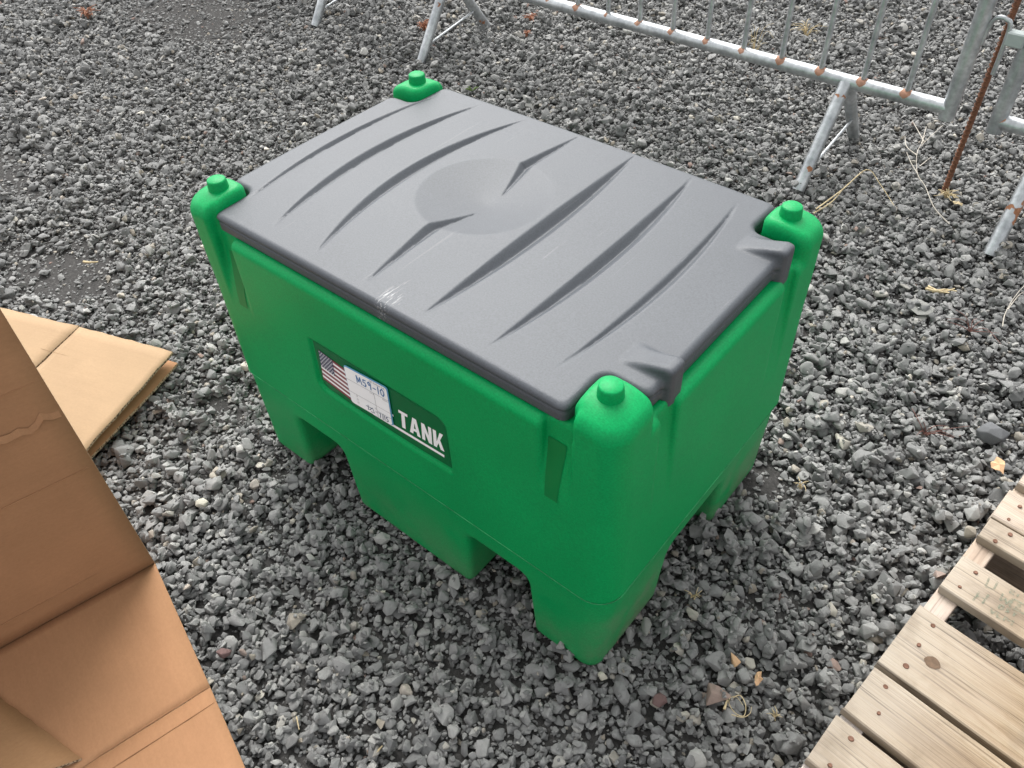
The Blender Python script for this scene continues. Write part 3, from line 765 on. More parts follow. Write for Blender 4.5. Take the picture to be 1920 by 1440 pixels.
# paper tag stuck across the flag and the lettering
TP = [Vector(((lambda q: (q.x, q.z))(at_y(u, v, DY-0.002)))) for u, v in ((643.5, 683), (726, 727), (738.5, 799), (659.5, 753))]   # corners in x, z
def tg(u, v):                                  # u to the right, v down
    a = TP[0]*(1-u) + TP[1]*u; b = TP[3]*(1-u) + TP[2]*u; p = a*(1-v) + b*v
    return (p.x, p.y)
def tag_outline(ins):
    pts = []; r = 0.06
    for (cu, cv, a0) in ((r, r, 180), (1-r, r, 270), (1-r, 1-r, 0), (r, 1-r, 90)):
        for k in range(5):
            an = math.radians(a0 + k*22.5); u = cu + r*math.cos(an); v = cv + r*math.sin(an)
            u = 0.5 + (u-0.5)*(1-2*ins); v = 0.5 + (v-0.5)*(1-2*ins); pts.append(tg(u, v))
    return pts
TY = DY - 0.0022
bm = bmesh.new(); flat_poly(bm, tag_outline(0), TY); bmesh.ops.solidify(bm, geom=list(bm.faces), thickness=0.0006)
ptag = bm_obj('paper_tag', bm, M_CYAN, tank); ptag['label'] = 'white inspection tag with blue border and handwriting'
bm = bmesh.new(); flat_poly(bm, tag_outline(0.018), TY-0.0009); bm_obj('paper_face', bm, M_PAPER, ptag)
def strokes(name, lines, wd, matl, parent, y, mapf):
    bm = bmesh.new()
    for li in lines:
        pts = [Vector(mapf(*p)) for p in li]
        for a, b in zip(pts, pts[1:]):
            d = (b-a)
            if d.length < 1e-6: continue
            d.normalize(); nrm = Vector((-d.y, d.x))*wd/2; e = d*wd*0.35
            y -= 0.000004
            flat_poly(bm, [a-e+nrm, a-e-nrm, b+e-nrm, b+e+nrm], y)
    return bm_obj(name, bm, matl, parent)
strokes('ruled_line', [[(0.02, 0.335), (0.98, 0.335)], [(0.02, 0.66), (0.98, 0.66)], [(0.66, 0.335), (0.66, 0.98)], [(0.66, 0.80), (0.98, 0.80)]], 0.0007, M_PRINT, ptag, TY-0.0012, tg)
hand = []
def word(chars, u0, v0, w, h, gap):
    out = []; u = u0
    for ch in chars:
        for ln in GLY[ch]: out.append([(u + p[0]*w, v0 + p[1]*h) for p in ln])
        u += w*ADV.get(ch, 1.0) + gap
    return out
GLY = {'M': [[(0, 1), (0.05, 0), (0.45, 0.8), (0.8, 0.05), (1.05, 1)]], '5': [[(0.8, 0.05), (0.25, 0.1), (0.2, 0.45), (0.6, 0.45), (0.75, 0.75), (0.5, 1), (0.1, 0.95)]],
       '9': [[(0.7, 0.15), (0.4, 0.0), (0.15, 0.2), (0.3, 0.45), (0.65, 0.35), (0.7, 0.1), (0.65, 1.0)]], '-': [[(0.1, 0.55), (0.7, 0.55)]],
       '1': [[(0.35, 0.0), (0.3, 1.0)]], '0': [[(0.5, 0), (0.15, 0.35), (0.2, 0.85), (0.55, 1), (0.85, 0.6), (0.75, 0.2), (0.45, 0)]],
       '7': [[(0.05, 0.1), (0.75, 0.05), (0.4, 1.0)]], '/': [[(0.45, -0.1), (0.25, 1.1)]], '6': [[(0.6, 0), (0.2, 0.5), (0.3, 0.95), (0.65, 0.9), (0.7, 0.6), (0.25, 0.6)]]}
ADV = {'-': 0.75, '1': 0.6, '/': 0.55, 'M': 1.15}
strokes('handwriting', word('M59-10', 0.29, 0.10, 0.105, 0.18, 0.012), 0.0022, M_INK, ptag, TY-0.0013, tg)
strokes('handwriting', word('7/15', 0.685, 0.82, 0.07, 0.13, 0.004), 0.0015, M_INK_DARK, ptag, TY-0.0013, tg)
strokes('handwriting', [[(0.40, 0.83), (0.52, 0.82)], [(0.45, 0.78), (0.44, 0.92)], [(0.47, 0.90), (0.55, 0.80), (0.58, 0.92), (0.50, 0.93)]], 0.0013, M_INK_DARK, ptag, TY-0.0013, tg)
def tiny_text(s, u, v, h):                     # small print made from the built-in letter shapes
    cu = bpy.data.curves.new('print', 'FONT'); cu.body = s; cu.size = h
    o = bpy.data.objects.new('print', cu); COL.objects.link(o)
    dg = bpy.context.evaluated_depsgraph_get(); me = bpy.data.meshes.new_from_object(o.evaluated_get(dg))
    bpy.data.objects.remove(o); bpy.data.curves.remove(cu)
    dirx = (Vector(tg(1, 0)) - Vector(tg(0, 0))).normalized(); dirz = Vector((-dirx.y, dirx.x)); b0 = Vector(tg(u, v))
    for vv in me.vertices:
        p = b0 + dirx*vv.co.x + dirz*vv.co.y; vv.co = (p.x, TY-0.0013, p.y)
    return mesh_obj('small_print', me, M_PRINT, ptag)
for s, u, v, h in (('QC Release Tag', 0.60, 0.075, 0.0055), ('Lot #', 0.56, 0.385, 0.005), ('Notes', 0.85, 0.385, 0.005)): tiny_text(s, u, v, h)
def ring_pts(cu, cv, r): return [(cu + r*math.cos(k*math.pi/5), cv + r*math.sin(k*math.pi/5)) for k in range(11)]
for cu_, cv_ in ((0.205, 0.70), (0.205, 0.79), (0.205, 0.88), (0.635, 0.76), (0.635, 0.85)):
    strokes('check_circle', [ring_pts(cu_, cv_, 0.017)], 0.0005, M_PRINT, ptag, TY-0.0012, tg)

# ---------------------------------------------------------------- crowd barriers
RZ = 0.250; BY = 1.505
def barrier(name, x0, x1, legs, bars, label, hook_right=False, bracket_left=False):
    e = empty(name, (0, 0, 0)); tag(e, label, 'barrier', 'steel barriers along the back of the yard')
    tube_obj('bottom_rail', [(x0, BY, RZ), (x1, BY, RZ)], 0.0195, M_RAIL, e, 20)
    tube_obj('top_rail', [(x0+0.06, BY, 1.08), (x1-0.06, BY, 1.08)], 0.0195, M_GALV, e, 16)
    for x, s in ((x0, 1), (x1, -1)):
        pts = [(x, BY, RZ-0.030), (x, BY, 0.95), (x+0.006*s, BY, 1.02), (x+0.03*s, BY, 1.065), (x+0.06*s, BY, 1.08)]
        tube_obj('end_post', pts, 0.0205, M_GALV, e, 20)
    for x in bars: tube_obj('bar', [(x, BY, RZ+0.012), (x, BY, 1.07)], 0.0078, M_GALV, e, 10)
    for x in legs:
        for s in (-1, 1):
            lg = tube_obj('leg', [(x, BY+0.012*s, RZ-0.004), (x, BY+0.070*s, 0.205), (x, BY+0.198*s, 0.0-0.012)] if False else [(x, BY+0.010*s, RZ-0.002), (x+0.001, BY+0.198*s, -0.010)], 0.0185, M_LEG, e, 18)
        tube_obj('brace_rod', [(x+0.008, BY-0.160, 0.045), (x+0.008, BY+0.130, 0.088)], 0.0042, M_GALV, e, 8)
    if hook_right:
        x = x1
        tube_obj('hook', smooth_path([(x+0.019, BY, 0.430), (x+0.022, BY, 0.470), (x+0.034, BY-0.004, 0.498), (x+0.056, BY-0.006, 0.500), (x+0.070, BY-0.006, 0.480), (x+0.072, BY-0.006, 0.365)]), 0.0058, M_GALV, e, 10)
    if bracket_left:
        bm = box_bm(0.044, 0.030, 0.034, 0.003, 1, (x0-0.030, BY-0.010, 0.462)); bm_obj('bracket', bm, M_BRACKET, e)
    return e
barrier('crowd_barrier', -1.815, 0.322, (-1.532, 0.034), [0.202-0.1255*k for k in range(16)], 'galvanised crowd barrier in the middle with the longest visible row of bars', hook_right=True)
barrier('crowd_barrier', -4.01, -1.872, (-3.72, -2.160), [-2.0-0.1255*k for k in range(16)], 'galvanised crowd barrier at far left, only its rusty foot showing')
barrier('crowd_barrier', 0.446, 2.58, (0.579, 2.30), [0.56+0.1255*k for k in range(16)], 'galvanised crowd barrier at far right beyond the rusty rebar stake', bracket_left=True)

# rebar stake
bm = bmesh.new(); add_tube(bm, [(0, 0, -0.02), (0.002, 0, 0.6), (0.0, 0, 1.15)], 0.0072, 12)
for k in range(84):
    z = 0.0 + k*0.0135; a0 = 0.35
    ring = []
    for j in range(10):
        an = 2*math.pi*j/10; zz = z + 0.0035*math.sin(an)
        ring.append(((0.0071*math.cos(an), 0.0071*math.sin(an), zz-0.0018), (0.0090*math.cos(an), 0.0090*math.sin(an), zz), (0.0071*math.cos(an), 0.0071*math.sin(an), zz+0.0018)))
    vs = [[bm.verts.new(p) for p in r3] for r3 in ring]
    for j in range(10):
        a, b = vs[j], vs[(j+1) % 10]
        bm.faces.new((a[0], b[0], b[1], a[1])); bm.faces.new((a[1], b[1], b[2], a[2]))
bmesh.ops.recalc_face_normals(bm, faces=bm.faces)
rb = bm_obj('rebar_stake', bm, M_RUST, None, 40); rb.location = (0.381, 1.526, 0.0)
tag(rb, 'rusty ribbed rebar stake standing in the gravel between two barriers', 'stake')

# ---------------------------------------------------------------- pallet
PO = Vector((0.7865, -0.168, 0.0)); PA = math.atan2(-0.117, 0.993)
pallet = empty('wooden_pallet', PO, PA)
tag(pallet, 'weathered wooden shipping pallet lying on the gravel with gaps between boards', 'pallet')
PT = 0.130
def board(name, v0, v1, length, ztop, th, matl, u0=0.0, warp=0.0, skew=0.0, seed=0):
    r = random.Random(seed); bm = bmesh.new(); nseg = 24; secs = []
    w = v1 - v0
    for i in range(nseg+1):
        u = length*i/nseg; dz = warp*math.sin(math.pi*i/nseg) + r.uniform(-0.0004, 0.0004)
        a = r.uniform(-0.0007, 0.0007); b = r.uniform(-0.0007, 0.0007)
        c = 0.0022
        prof = [(-w/2+a, -th/2), (-w/2+a, th/2-c), (-w/2+a+c, th/2), (w/2+b-c, th/2), (w/2+b, th/2-c), (w/2+b, -th/2)]
        if i == 0: jag = [r.uniform(-0.002, 0.002) for _ in prof]
        else: jag = [0]*6
        secs.append([bm.verts.new((u + jag[j], p[0] + skew*u, p[1] + dz)) for j, p in enumerate(prof)])
    for s, t in zip(secs, secs[1:]):
        for j in range(6): bm.faces.new((s[j], s[(j+1) % 6], t[(j+1) % 6], t[j]))
    bm.faces.new(secs[0][::-1]); bm.faces.new(secs[-1])
    bmesh.ops.recalc_face_normals(bm, faces=bm.faces)
    o = bm_obj(name, bm, matl, pallet); o.location = (u0, (v0+v1)/2, ztop - th/2); return o
NAILS = {}
def nail(parent, u, v):
    bm = bmesh.new(); bmesh.ops.create_cone(bm, cap_ends=True, segments=12, radius1=0.0048, radius2=0.0040, depth=0.002)
    o = bm_obj('nail', bm, M_NAIL, parent); o.location = (u, v, 0.0105); o.rotation_euler = (random.uniform(-.3, .3), random.uniform(-.3, .3), 0); q_ = random.uniform(0.65, 1.0); o.scale = (q_*random.uniform(0.8, 1.1), q_, 1); o.location.z -= random.uniform(0, 0.0011); return o
# distances along the pallet edge, measured on the photograph
boards = [(-0.462, -0.372, M_WOOD, 0.004), (-0.358, -0.272, M_WOOD2, -0.002), (-0.094, -0.008, M_WOOD, 0.0), (0.006, 0.098, M_WOOD, 0.0), (0.108, 0.245, M_WOOD, -0.001),
          (0.299, 0.383, M_WOOD, 0.004), (0.438, 0.489, M_WOOD, 0.003), (0.493, 0.572, M_WOOD2, 0.0), (0.597, 0.690, M_WOOD2, 0.002)]
boards[1] = (-0.240, -0.110, M_WOOD, 0.0); boards[0] = (-0.360, -0.265, M_WOOD2, 0.0)
BO = {}
for i, (v0, v1, mm, u0) in enumerate(boards):
    th = 0.0185
    b_ = board('deck_board', v0, v1, 1.02, PT, th, mm, u0, warp=-0.001, seed=i+3); BO[i] = b_
    w = v1-v0; k = max(2, round(w/0.042))
    for j in range(k):
        for us in (0.030, 0.51, 0.99): nail(b_, us + random.uniform(-0.010, 0.010), -w/2 + w*(j+0.5)/k + random.uniform(-0.008, 0.008))
for u0 in (0.002, 0.4915, 0.981):
    bm = box_bm(1.05, 0.036, 0.078, 0.0015, 1); o = bm_obj('stringer', bm, M_WOOD3, pallet)
    o.location = (u0+0.018, 0.165, PT-0.0190-0.0395); o.rotation_euler = (0, 0, math.pi/2)
for v0 in (-0.35, -0.03, 0.20, 0.42, 0.59):
    board('bottom_board', v0, v0+0.09, 1.02, 0.0145+0.0185, 0.018, M_WOOD2, 0.0, seed=int(v0*100)+77)
M_KNOT = make_plain('wood_knot', (0.12, 0.075, 0.045), 0.85, 0, 0.4, 90)
for bi, (u_, v_), (ra, rb_) in ((4, (0.058, -0.012), (0.012, 0.010)), (3, (0.30, 0.015), (0.009, 0.007)), (2, (0.42, -0.02), (0.010, 0.008))):
    bm = bmesh.new(); bmesh.ops.create_circle(bm, cap_ends=True, radius=1.0, segments=18)
    for v in bm.verts: v.co = Vector((v.co.x*ra*random.uniform(0.9, 1.1), v.co.y*rb_*random.uniform(0.9, 1.1), 0))
    o = bm_obj('knot', bm, M_KNOT, BO[bi]); o.location = (u_, v_, 0.0098)
# faded stamp on the narrow board
def st(u, v): return (0.045 + u*0.075, (0.5-v)*0.070)
SG = [[(0.05, 0.62), (0.05, 0.95)], [(0.22, 0.55), (0.22, 0.88)], [(0.05, 0.78), (0.22, 0.72)],
      [(0.05, 0.10), (0.08, 0.40), (0.24, 0.34), (0.22, 0.08)],
      [(0.42, 0.30), (0.45, 0.52), (0.52, 0.38), (0.57, 0.52), (0.62, 0.28)], [(0.64, 0.26), (0.64, 0.52), (0.98, 0.48), (0.98, 0.24), (0.64, 0.26)], [(0.72, 0.32), (0.82, 0.32), (0.74, 0.45), (0.86, 0.44)],
      [(0.48, 0.06), (0.58, 0.06), (0.50, 0.16), (0.60, 0.16)], [(0.66, 0.06), (0.66, 0.16)],
      [(0.50, 0.62), (0.50, 0.74), (0.57, 0.72), (0.57, 0.60), (0.50, 0.62)], [(0.70, 0.58), (0.63, 0.62), (0.70, 0.68), (0.63, 0.72)], [(0.76, 0.58), (0.80, 0.64), (0.84, 0.57)], [(0.80, 0.64), (0.80, 0.71)],
      [(0.40, 0.84), (0.46, 0.98), (0.52, 0.84)], [(0.56, 0.84), (0.56, 0.98), (0.66, 0.96)], [(0.70, 0.97), (0.70, 0.83), (0.78, 0.90), (0.86, 0.82), (0.86, 0.96)]]
bm = bmesh.new()
zs = 0.00985
for li in SG:
    pts = [Vector(st(*p)) for p in li]
    for a, b in zip(pts, pts[1:]):
        d = (b-a).normalized(); nr = Vector((-d.y, d.x))*0.0016; zs += 0.00001
        f = bm.faces.new([bm.verts.new((q.x, q.y, zs)) for q in (a-nr, b-nr, b+nr, a+nr)]); f.normal_update()
        if f.normal.z < 0: f.normal_flip()
bm_obj('stamped_print', bm, M_STAMP, BO[5])

# ---------------------------------------------------------------- cardboard
def panel(name, p00, p10, p11, p01, th, mats, parent, nu=10, nv=10, bend=0.0, rag=None, seed=0):
    """A sheet of board with real thickness: local x along p00->p10, y along p00->p01."""
    r = random.Random(seed); p00, p10, p11, p01 = map(Vector, (p00, p10, p11, p01))
    ex = (p10-p00).normalized(); nz = ex.cross((p01-p00)).normalized(); ey = nz.cross(ex)
    M = Matrix((ex, ey, nz)).transposed().to_4x4(); M.translation = p00; Mi = M.inverted()
    bm = bmesh.new(); top = []
    for i in range(nu+1):
        row = []
        for j in range(nv+1):
            u, v = i/nu, j/nv
            p = p00*(1-u)*(1-v) + p10*u*(1-v) + p11*u*v + p01*(1-u)*v
            q = Mi @ p
            q.z += bend*math.sin(math.pi*u)*math.sin(math.pi*v) + r.uniform(-0.0006, 0.0006)
            if rag:
                e = rag
                if j == 0: q.y += r.uniform(-e, e)
                if j == nv: q.y += r.uniform(-e, e)
                if i == 0: q.x += r.uniform(-e, e)
                if i == nu: q.x += r.uniform(-e, e)
            row.append(q)
        top.append(row)
    va = [[bm.verts.new(q + Vector((0, 0, th/2))) for q in row] for row in top]
    vb = [[bm.verts.new(q - Vector((0, 0, th/2))) for q in row] for row in top]
    for i in range(nu):
        for j in range(nv):
            bm.faces.new((va[i][j], va[i+1][j], va[i+1][j+1], va[i][j+1]))
            bm.faces.new((vb[i][j], vb[i][j+1], vb[i+1][j+1], vb[i+1][j]))
    rim = [(i, 0) for i in range(nu)] + [(nu, j) for j in range(nv)] + [(i, nv) for i in range(nu, 0, -1)] + [(0, j) for j in range(nv, 0, -1)]
    for a, b in zip(rim, rim[1:] + rim[:1]):
        f = bm.faces.new((va[a[0]][a[1]], vb[a[0]][a[1]], vb[b[0]][b[1]], va[b[0]][b[1]])); f.material_index = 1
    bmesh.ops.recalc_face_normals(bm, faces=bm.faces)
    o = bm_obj(name, bm, mats, parent); o.matrix_world = M; 
    for p in o.data.polygons: p.use_smooth = p.material_index == 0
    return o
zf = 0.022
A = at(290, 1055, zf); B = at(462, 1440, zf)
e1 = (B-A).normalized(); Qd = (at(0, 1215, zf) - A).normalized()
carton = empty('cardboard_carton', (0, 0, 0))
tag(carton, 'large opened brown cardboard carton with one wall standing', 'box')
cr = at(390, 1292, zf); wL = (cr-A).dot(e1)
depthL = 0.42
zfo = Vector((0, 0, 0.012))
H_ = 0.84
up = Vector((0, 0, 1)); lean = (at(0, 578, 0.655) - A); lean.z = 0; lean *= 1/0.64
wallv = (up + lean)
g_ = Qd*1.0
MC = [M_CARD, M_CARD_EDGE]; MF = [M_CARD_FLAP, M_CARD_EDGE]
# standing wall
wall = panel('standing_wall', A + Vector((0, 0, -0.010)), A + g_*0.95 + Vector((0, 0, -0.010)), A + g_*0.95 + wallv*H_, A + wallv*H_, 0.005, MC, carton, 24, 22, 0.010, None, 5)
floor_ = panel('floor_panel', A + e1*0.0035, A + e1*wL, A + e1*wL + g_*0.95, A + e1*0.0035 + g_*0.95, 0.005, MC, carton, 16, 20, 0.003, None, 6)
flap = panel('outer_flap', A + e1*(wL+0.001), A + e1*(wL+0.50) + Vector((0, 0, 0.045)), A + e1*(wL+0.50) + g_*0.30 + Vector((0, 0, 0.05)), A + e1*(wL+0.001) + g_*0.235, 0.005, MC, carton, 16, 10, 0.004, None, 7)
# tilted end flap in the lower left corner
n0 = at(153, 1424, zf+0.004); n1 = at(-60, 1266, zf+0.004)
outv = (g_*0.80 + Vector((0, 0, 0.42))).normalized()
panel('end_flap', n1, n0, n0 + outv*0.36, n1 + outv*0.36, 0.005, MF, carton, 14, 10, 0.004, 0.0012, 8)
# scored lines and torn top ply on the carton
def crease(p, q, wd, matl, parent, name='score_line', h=0.0016):
    p, q = Vector(p), Vector(q)
    return tube_obj(name, [p, (p+q)/2, q], [h*0.7, h, h*0.7], matl, parent, 6)
for k, off in enumerate((0.000, 0.034)):
    o_ = wL - 0.002 + off
    crease(A + e1*o_ + g_*0.004 + Vector((0, 0, 0.0028 + 0.09*max(0, off))), A + e1*o_ + g_*0.19 + Vector((0, 0, 0.0028 + 0.08*max(0, off))), 0.003, M_CARD, carton, 'score_line', 0.0011)
nrm = Vector((e1.x, e1.y, 0)).normalized()
def wpt(s, h, lift): return A + g_*s + wallv*h + nrm*lift
for h in (0.055, 0.30, 0.50): crease(wpt(0.01, h, 0.0025), wpt(0.80, h, 0.0025), 0.002, M_CARD, carton, 'score_line', 0.0007)
r_ = random.Random(4); bm = bmesh.new(); lo, hi = [], []
for k in range(60):
    s = 0.004 + k*0.012; h = 0.425 + 0.004*math.sin(k*0.9) + r_.uniform(-0.006, 0.006) - 0.0009*k
    if 9 < k < 14: h += 0.012
    lo.append(bm.verts.new(wpt(s, h, 0.0052 + r_.uniform(0, 0.0018)))); hi.append(bm.verts.new(wpt(s, h+0.010+r_.uniform(0, 0.003), 0.0026)))
for k in range(59): bm.faces.new((lo[k], lo[k+1], hi[k+1], hi[k]))
bmesh.ops.recalc_face_normals(bm, faces=bm.faces); bmesh.ops.solidify(bm, geom=list(bm.faces), thickness=0.0006)
bm_obj('torn_ply', bm, M_CARD, carton)

flatbox = empty('flattened_carton', (0, 0, 0))
tag(flatbox, 'flattened pale cardboard sheets folded double, lying behind the standing carton wall', 'cardboard')
MT = [M_CARD_TAN, M_CARD_EDGE]
z1, z2 = 0.058, 0.022
c0 = at(325, 661, z1); c1 = at(163, 843, z1); c2 = at(8, 578, z1); c3 = at(150, 614, z1)
ev = (c1-c0); eu = (c2-c0).normalized()
top1 = panel('top_sheet', c0, c3, c3 + ev*2.0, c0 + ev*2.0, 0.006, MT, flatbox, 16, 20, 0.004, 0.0015, 21)
c3b = c3 + eu*0.003 - ev*0.0 + Vector((0, 0, 0.0005))
panel('top_sheet', c3b, c3b + eu*0.46 + Vector((0, 0, -0.012)), c3b + eu*0.46 + ev*2.0 + Vector((0, 0, -0.012)), c3b + ev*2.0, 0.006, MT, flatbox, 14, 20, 0.003, 0.0015, 22)
d0 = at(335, 682, z2); dv = at(172, 858, z2) - d0
panel('lower_sheet', d0, d0 + eu*0.75, d0 + eu*0.75 + dv*2.0, d0 + dv*2.0, 0.006, MC, flatbox, 14, 20, 0.002, 0.0015, 23)
for t_ in (0.30, 0.56):
    a = c0 + ev*t_ + eu*0.02 + Vector((0, 0, 0.0036)); crease(a + eu*0.06, a + eu*0.30, 0.001, M_CARD_TAN, flatbox, 'score_line', 0.0010)

# ---------------------------------------------------------------- single stones and litter that stand out
def big_stone(label, px, size, rot, matl, seed, z=0.008, npts=22, sub=True):
    me = stone_mesh('stone', seed, npts, 0.06)
    o = mesh_obj('stone', me, matl); p = at(px[0], px[1], z)
    o.location = (p.x, p.y, z); o.scale = size; o.rotation_euler = rot
    tag(o, label, 'stone', 'stones that stand out in the gravel'); return o
big_stone('largest dark blue-grey rock beside the corner of the pallet', (1860, 812), (0.066, 0.052, 0.040), (0.1, 0.15, 0.4), M_ROCK, 901, 0.016, 26)
big_stone('round cream stone in the gravel right of the tank', (1526, 797), (0.021, 0.019, 0.014), (0, 0, 0.2), M_PALEROCK, 902, 0.008, 40)
big_stone('rounded cream stone in the gravel left of the middle foot', (378, 943), (0.026, 0.021, 0.015), (0, 0, 0.3), M_PALEROCK, 903, 0.008, 40)
big_stone('reddish stone below the front corner of the tank', (1237, 1312), (0.026, 0.023, 0.015), (0, 0.1, 0.9), M_REDROCK, 904, 0.006, 14)
big_stone('long pale speckled stone touching the tank front leg', (1212, 1175), (0.036, 0.019, 0.017), (0.1, 0, -0.9), M_GREYROCK, 905, 0.008, 18)
big_stone('small white stone at the foot of the front tank corner', (1130, 1267), (0.018, 0.014, 0.011), (0, 0, 0.1), M_PALEROCK, 906, 0.008, 20)
big_stone('red and white stone beside the carton flap edge', (420, 1225), (0.027, 0.017, 0.014), (0, 0, 0.9), M_REDROCK, 907, 0.008, 16)
big_stone('flat pale grey slab stone between tank and right barrier', (1725, 580), (0.064, 0.052, 0.018), (0, 0, -0.3), M_GREYROCK, 908, 0.000, 18)
big_stone('brownish flat stone near the tan leaf scrap', (1380, 1238), (0.027, 0.016, 0.010), (0, 0, -1.0), M_CHIP, 909, 0.006, 14)
big_stone('long pale stone lying above the flattened carton', (280, 468), (0.046, 0.022, 0.016), (0, 0, -0.2), M_GREYROCK, 910, 0.008, 18)

def scrap(name, label, cat, px, w, h, rz, matl, seed, z=0.014):
    r = random.Random(seed); bm = bmesh.new(); k = 11
    c = bm.verts.new((0, 0, 0.004)); vs = []
    for j in range(k):
        an = 2*math.pi*j/k; q = r.uniform(0.65, 1.1); vs.append(bm.verts.new((w/2*q*math.cos(an), h/2*q*math.sin(an), r.uniform(-0.003, 0.004))))
    for j in range(k): bm.faces.new((c, vs[j], vs[(j+1) % k]))
    bmesh.ops.recalc_face_normals(bm, faces=bm.faces); bmesh.ops.solidify(bm, geom=list(bm.faces), thickness=0.0012)
    o = bm_obj(name, bm, matl); p = at(px[0], px[1], z); o.location = (p.x, p.y, z); o.rotation_euler = (r.uniform(-.2, .2), r.uniform(-.2, .2), rz)
    return tag(o, label, cat)
scrap('paper_scrap', 'torn tan paper scrap on the gravel beside the pallet', 'scrap', (1873, 872), 0.030, 0.040, 0.5, M_CHIP, 1)
scrap('bark_scrap', 'small tan bark flake on the gravel below the tank corner', 'scrap', (1422, 1272), 0.014, 0.028, 0.3, M_CHIP, 2)
scrap('bark_scrap', 'pale flake of wood at the foot of the rebar stake', 'scrap', (1797, 381), 0.030, 0.016, 0.1, M_STRAW, 3)
def litter(name, label, cat, paths, rad, matl, z=0.012):
    """Thin stems: each path a list of (pixel u, pixel v, extra height)."""
    bm = bmesh.new()
    for pa in paths:
        pts = [at(u, v, z+dz) for u, v, dz in pa]
        sp = smooth_path(pts, 5); n_ = len(sp)
        add_tube(bm, sp, [rad*(1-0.6*i/(n_-1)) for i in range(n_)], 6)
    bmesh.ops.recalc_face_normals(bm, faces=bm.faces)
    o = bm_obj(name, bm, matl, None, 60)
    c = sum((v.co for v in o.data.vertices), Vector())/len(o.data.vertices); c.z = min(v.co.z for v in o.data.vertices)
    for v in o.data.vertices: v.co -= c
    o.location = c
    return tag(o, label, cat)
litter('dry_twig', 'bleached branching twig lying below the barrier end', 'twig',
       [[(1780, 420, 0), (1752, 390, 0.01), (1735, 350, 0.02), (1720, 325, 0.03), (1720, 285, 0.05), (1735, 265, 0.055), (1768, 235, 0.06)],
        [(1720, 325, 0.03), (1708, 305, 0.03), (1700, 285, 0.03)], [(1718, 290, 0.05), (1700, 275, 0.045), (1697, 255, 0.04)], [(1728, 270, 0.055), (1737, 237, 0.06)], [(1733, 266, 0.055), (1710, 225, 0.06)], [(1724, 312, 0.035), (1746, 294, 0.03)]], 0.0017, M_TWIG)
litter('dry_twig', 'pale forked stalk leaning out behind the rear tank post', 'twig',
       [[(1525, 400, 0), (1560, 378, 0.02), (1585, 350, 0.03), (1618, 322, 0.03)], [(1530, 392, 0.01), (1580, 355, 0.035), (1625, 318, 0.04), (1650, 345, 0.02), (1676, 385, 0)]], 0.0022, M_STRAW)
litter('dry_twig', 'white curling stem at the right edge below the barrier', 'twig',
       [[(1880, 612, 0), (1884, 590, 0.01), (1900, 560, 0.02), (1925, 530, 0.03)], [(1890, 580, 0.015), (1912, 552, 0.02), (1930, 545, 0.02)]], 0.0015, M_TWIG)
litter('grass_ring', 'thin dry grass stem curled into a ring near the pallet', 'grass stem',
       [[(1375, 1308, 0.002), (1388, 1304, 0.004), (1398, 1322, 0.006), (1395, 1342, 0.004), (1380, 1338, 0.004), (1368, 1322, 0.006), (1368, 1310, 0.006), (1380, 1306, 0.006), (1393, 1322, 0.008)],
        [(1372, 1340, 0.0), (1392, 1345, 0.003), (1406, 1338, 0.004), (1409, 1325, 0.002)]], 0.0010, M_STRAW)
litter('wood_sliver', 'short pale wood sliver next to the curled grass stem', 'sliver', [[(1358, 1330, 0), (1364, 1312, 0.002)]], 0.0026, M_STRAW)
litter('wood_sliver', 'flat pale wood sliver on the gravel near the bottom edge', 'sliver', [[(703, 1413, 0), (717, 1398, 0.002)]], 0.0026, M_STRAW)
litter('wood_sliver', 'thin pale stick at the bottom between carton and tank', 'sliver', [[(556, 1344, 0), (561, 1368, 0.001)]], 0.0014, M_STRAW)
litter('dry_stalk', 'yellow crumbled stalk lying right of the tank', 'stalk', [[(1736, 541, 0), (1752, 545, 0.004), (1772, 543, 0.003), (1794, 546, 0)], [(1740, 537, 0.002), (1765, 547, 0.004), (1790, 541, 0.002)], [(1748, 546, 0.001), (1780, 549, 0.003)]], 0.0036, M_STRAW)
litter('wood_sliver', 'pale wood splinter lying in the bare dirt patch', 'sliver', [[(157, 491, 0), (170, 492, 0.003), (184, 491, 0)]], 0.0040, M_STRAW, 0.004)
def tuft(name, label, px, n_, h, spread, matl, rad, seed, cat='weed'):
    r = random.Random(seed); bm = bmesh.new()
    for k in range(n_):
        an = r.uniform(0, 6.28); rr = spread*r.uniform(0.3, 1); hh_ = h*r.uniform(0.4, 1)
        p1 = Vector((rr*0.4*math.cos(an), rr*0.4*math.sin(an), hh_*0.7)); p2 = Vector((rr*math.cos(an+r.uniform(-.5, .5)), rr*math.sin(an+r.uniform(-.5, .5)), hh_*r.uniform(0.5, 1.0)))
        add_tube(bm, smooth_path([(r.uniform(-.004, .004), r.uniform(-.004, .004), -0.008), p1, p2], 4), [rad*(1-0.08*i) for i in range(9)], 5)
    bmesh.ops.recalc_face_normals(bm, faces=bm.faces)
    o = bm_obj(name, bm, matl, None, 60); p = at(px[0], px[1], 0.0); o.location = (p.x, p.y, 0.004)
    return tag(o, label, cat)
tuft('dead_weed', 'dead orange-brown weed clump behind the left barrier leg', (795, 55), 34, 0.035, 0.050, M_DEADLEAF, 0.0022, 1)
tuft('dead_weed', 'dead reddish weed at the top left of the gravel', (166, 32), 26, 0.045, 0.060, M_DEADLEAF, 0.0028, 2)
tuft('dead_weed', 'dead brown weed in front of the middle barrier rail, upper one', (996, 37), 24, 0.022, 0.042, M_DEADLEAF, 0.0022, 3)
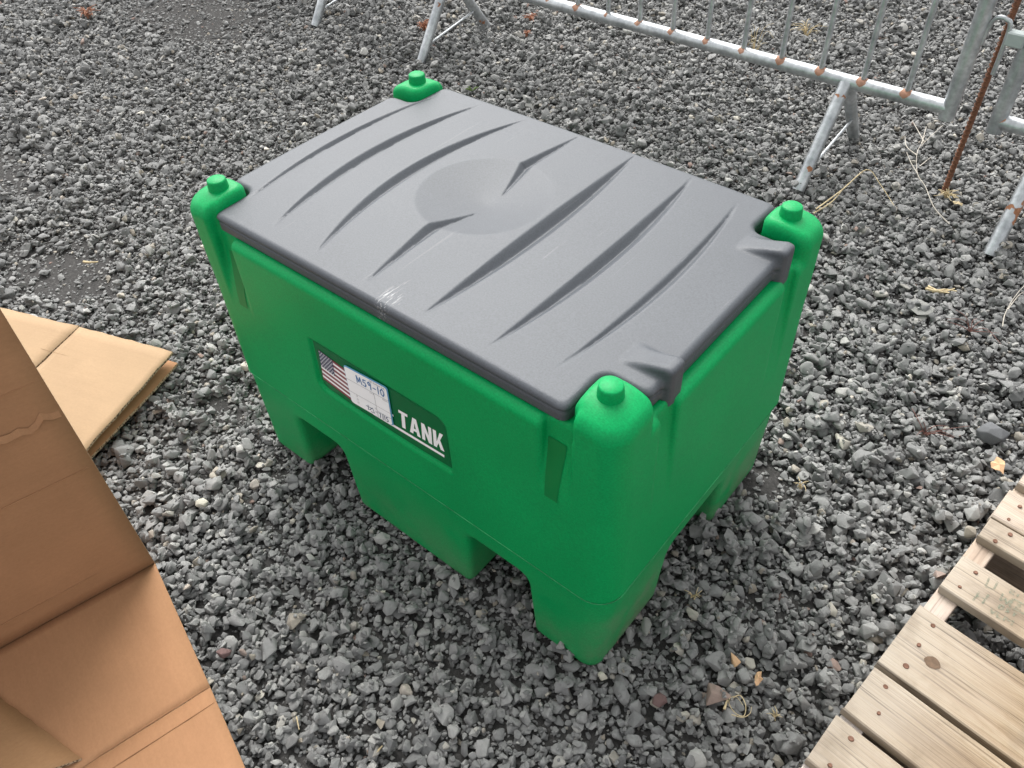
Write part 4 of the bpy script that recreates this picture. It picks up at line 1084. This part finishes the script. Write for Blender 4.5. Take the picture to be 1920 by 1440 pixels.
tuft('dead_weed', 'dead brown weed in front of the middle barrier rail, lower one', (987, 66), 20, 0.018, 0.032, M_DEADLEAF, 0.0020, 4)
tuft('dead_weed', 'tan crumbled weed at the foot of the rebar stake', (1775, 368), 26, 0.016, 0.036, M_STRAW, 0.0018, 5)
tuft('dry_grass', 'tall wispy dry grass growing under the barrier bars', (1412, 112), 9, 0.16, 0.08, M_STRAW, 0.0012, 6, 'grass tuft')
tuft('dry_grass', 'yellow dry grass tuft beyond the barrier bars at the top', (1512, 68), 18, 0.06, 0.08, M_STRAW, 0.0016, 7, 'grass tuft')
tuft('dry_grass', 'small straw tuft in the gravel right of the tank', (1300, 1118), 9, 0.010, 0.022, M_STRAW, 0.0011, 8, 'grass tuft')
tuft('dry_grass', 'small straw tuft close to the pallet edge', (1453, 1344), 8, 0.008, 0.018, M_STRAW, 0.0011, 9, 'grass tuft')
tuft('dry_grass', 'straw tuft in the gravel right of the rear tank leg', (1500, 912), 10, 0.010, 0.020, M_STRAW, 0.0011, 10, 'grass tuft')
tuft('red_weed', 'thin reddish weed stems right of the tank, nearer the barrier', (1820, 618), 7, 0.030, 0.075, M_REDTWIG, 0.0012, 11)
tuft('red_weed', 'thin reddish weed stems right of the tank, nearer the pallet', (1735, 812), 7, 0.028, 0.070, M_REDTWIG, 0.0012, 12)
def sprout(label, px, seed):
    r = random.Random(seed); bm = bmesh.new()
    for k in range(6):
        an = r.uniform(0, 6.28); d = Vector((math.cos(an), math.sin(an), 0)); s = Vector((-d.y, d.x, 0)); L_ = r.uniform(0.016, 0.03)
        p = [Vector((0, 0, 0)), d*L_*0.5 + s*L_*0.22 + Vector((0, 0, 0.012)), d*L_ + Vector((0, 0, 0.014)), d*L_*0.5 - s*L_*0.22 + Vector((0, 0, 0.012))]
        bm.faces.new([bm.verts.new(q) for q in p])
    bmesh.ops.solidify(bm, geom=list(bm.faces), thickness=0.0006)
    o = bm_obj('weed_sprout', bm, M_LEAF); p = at(px[0], px[1], 0.004); o.location = (p.x, p.y, 0.004); return tag(o, label, 'weed')
sprout('small green weed sprout just behind the far lid edge', (885, 171), 1)
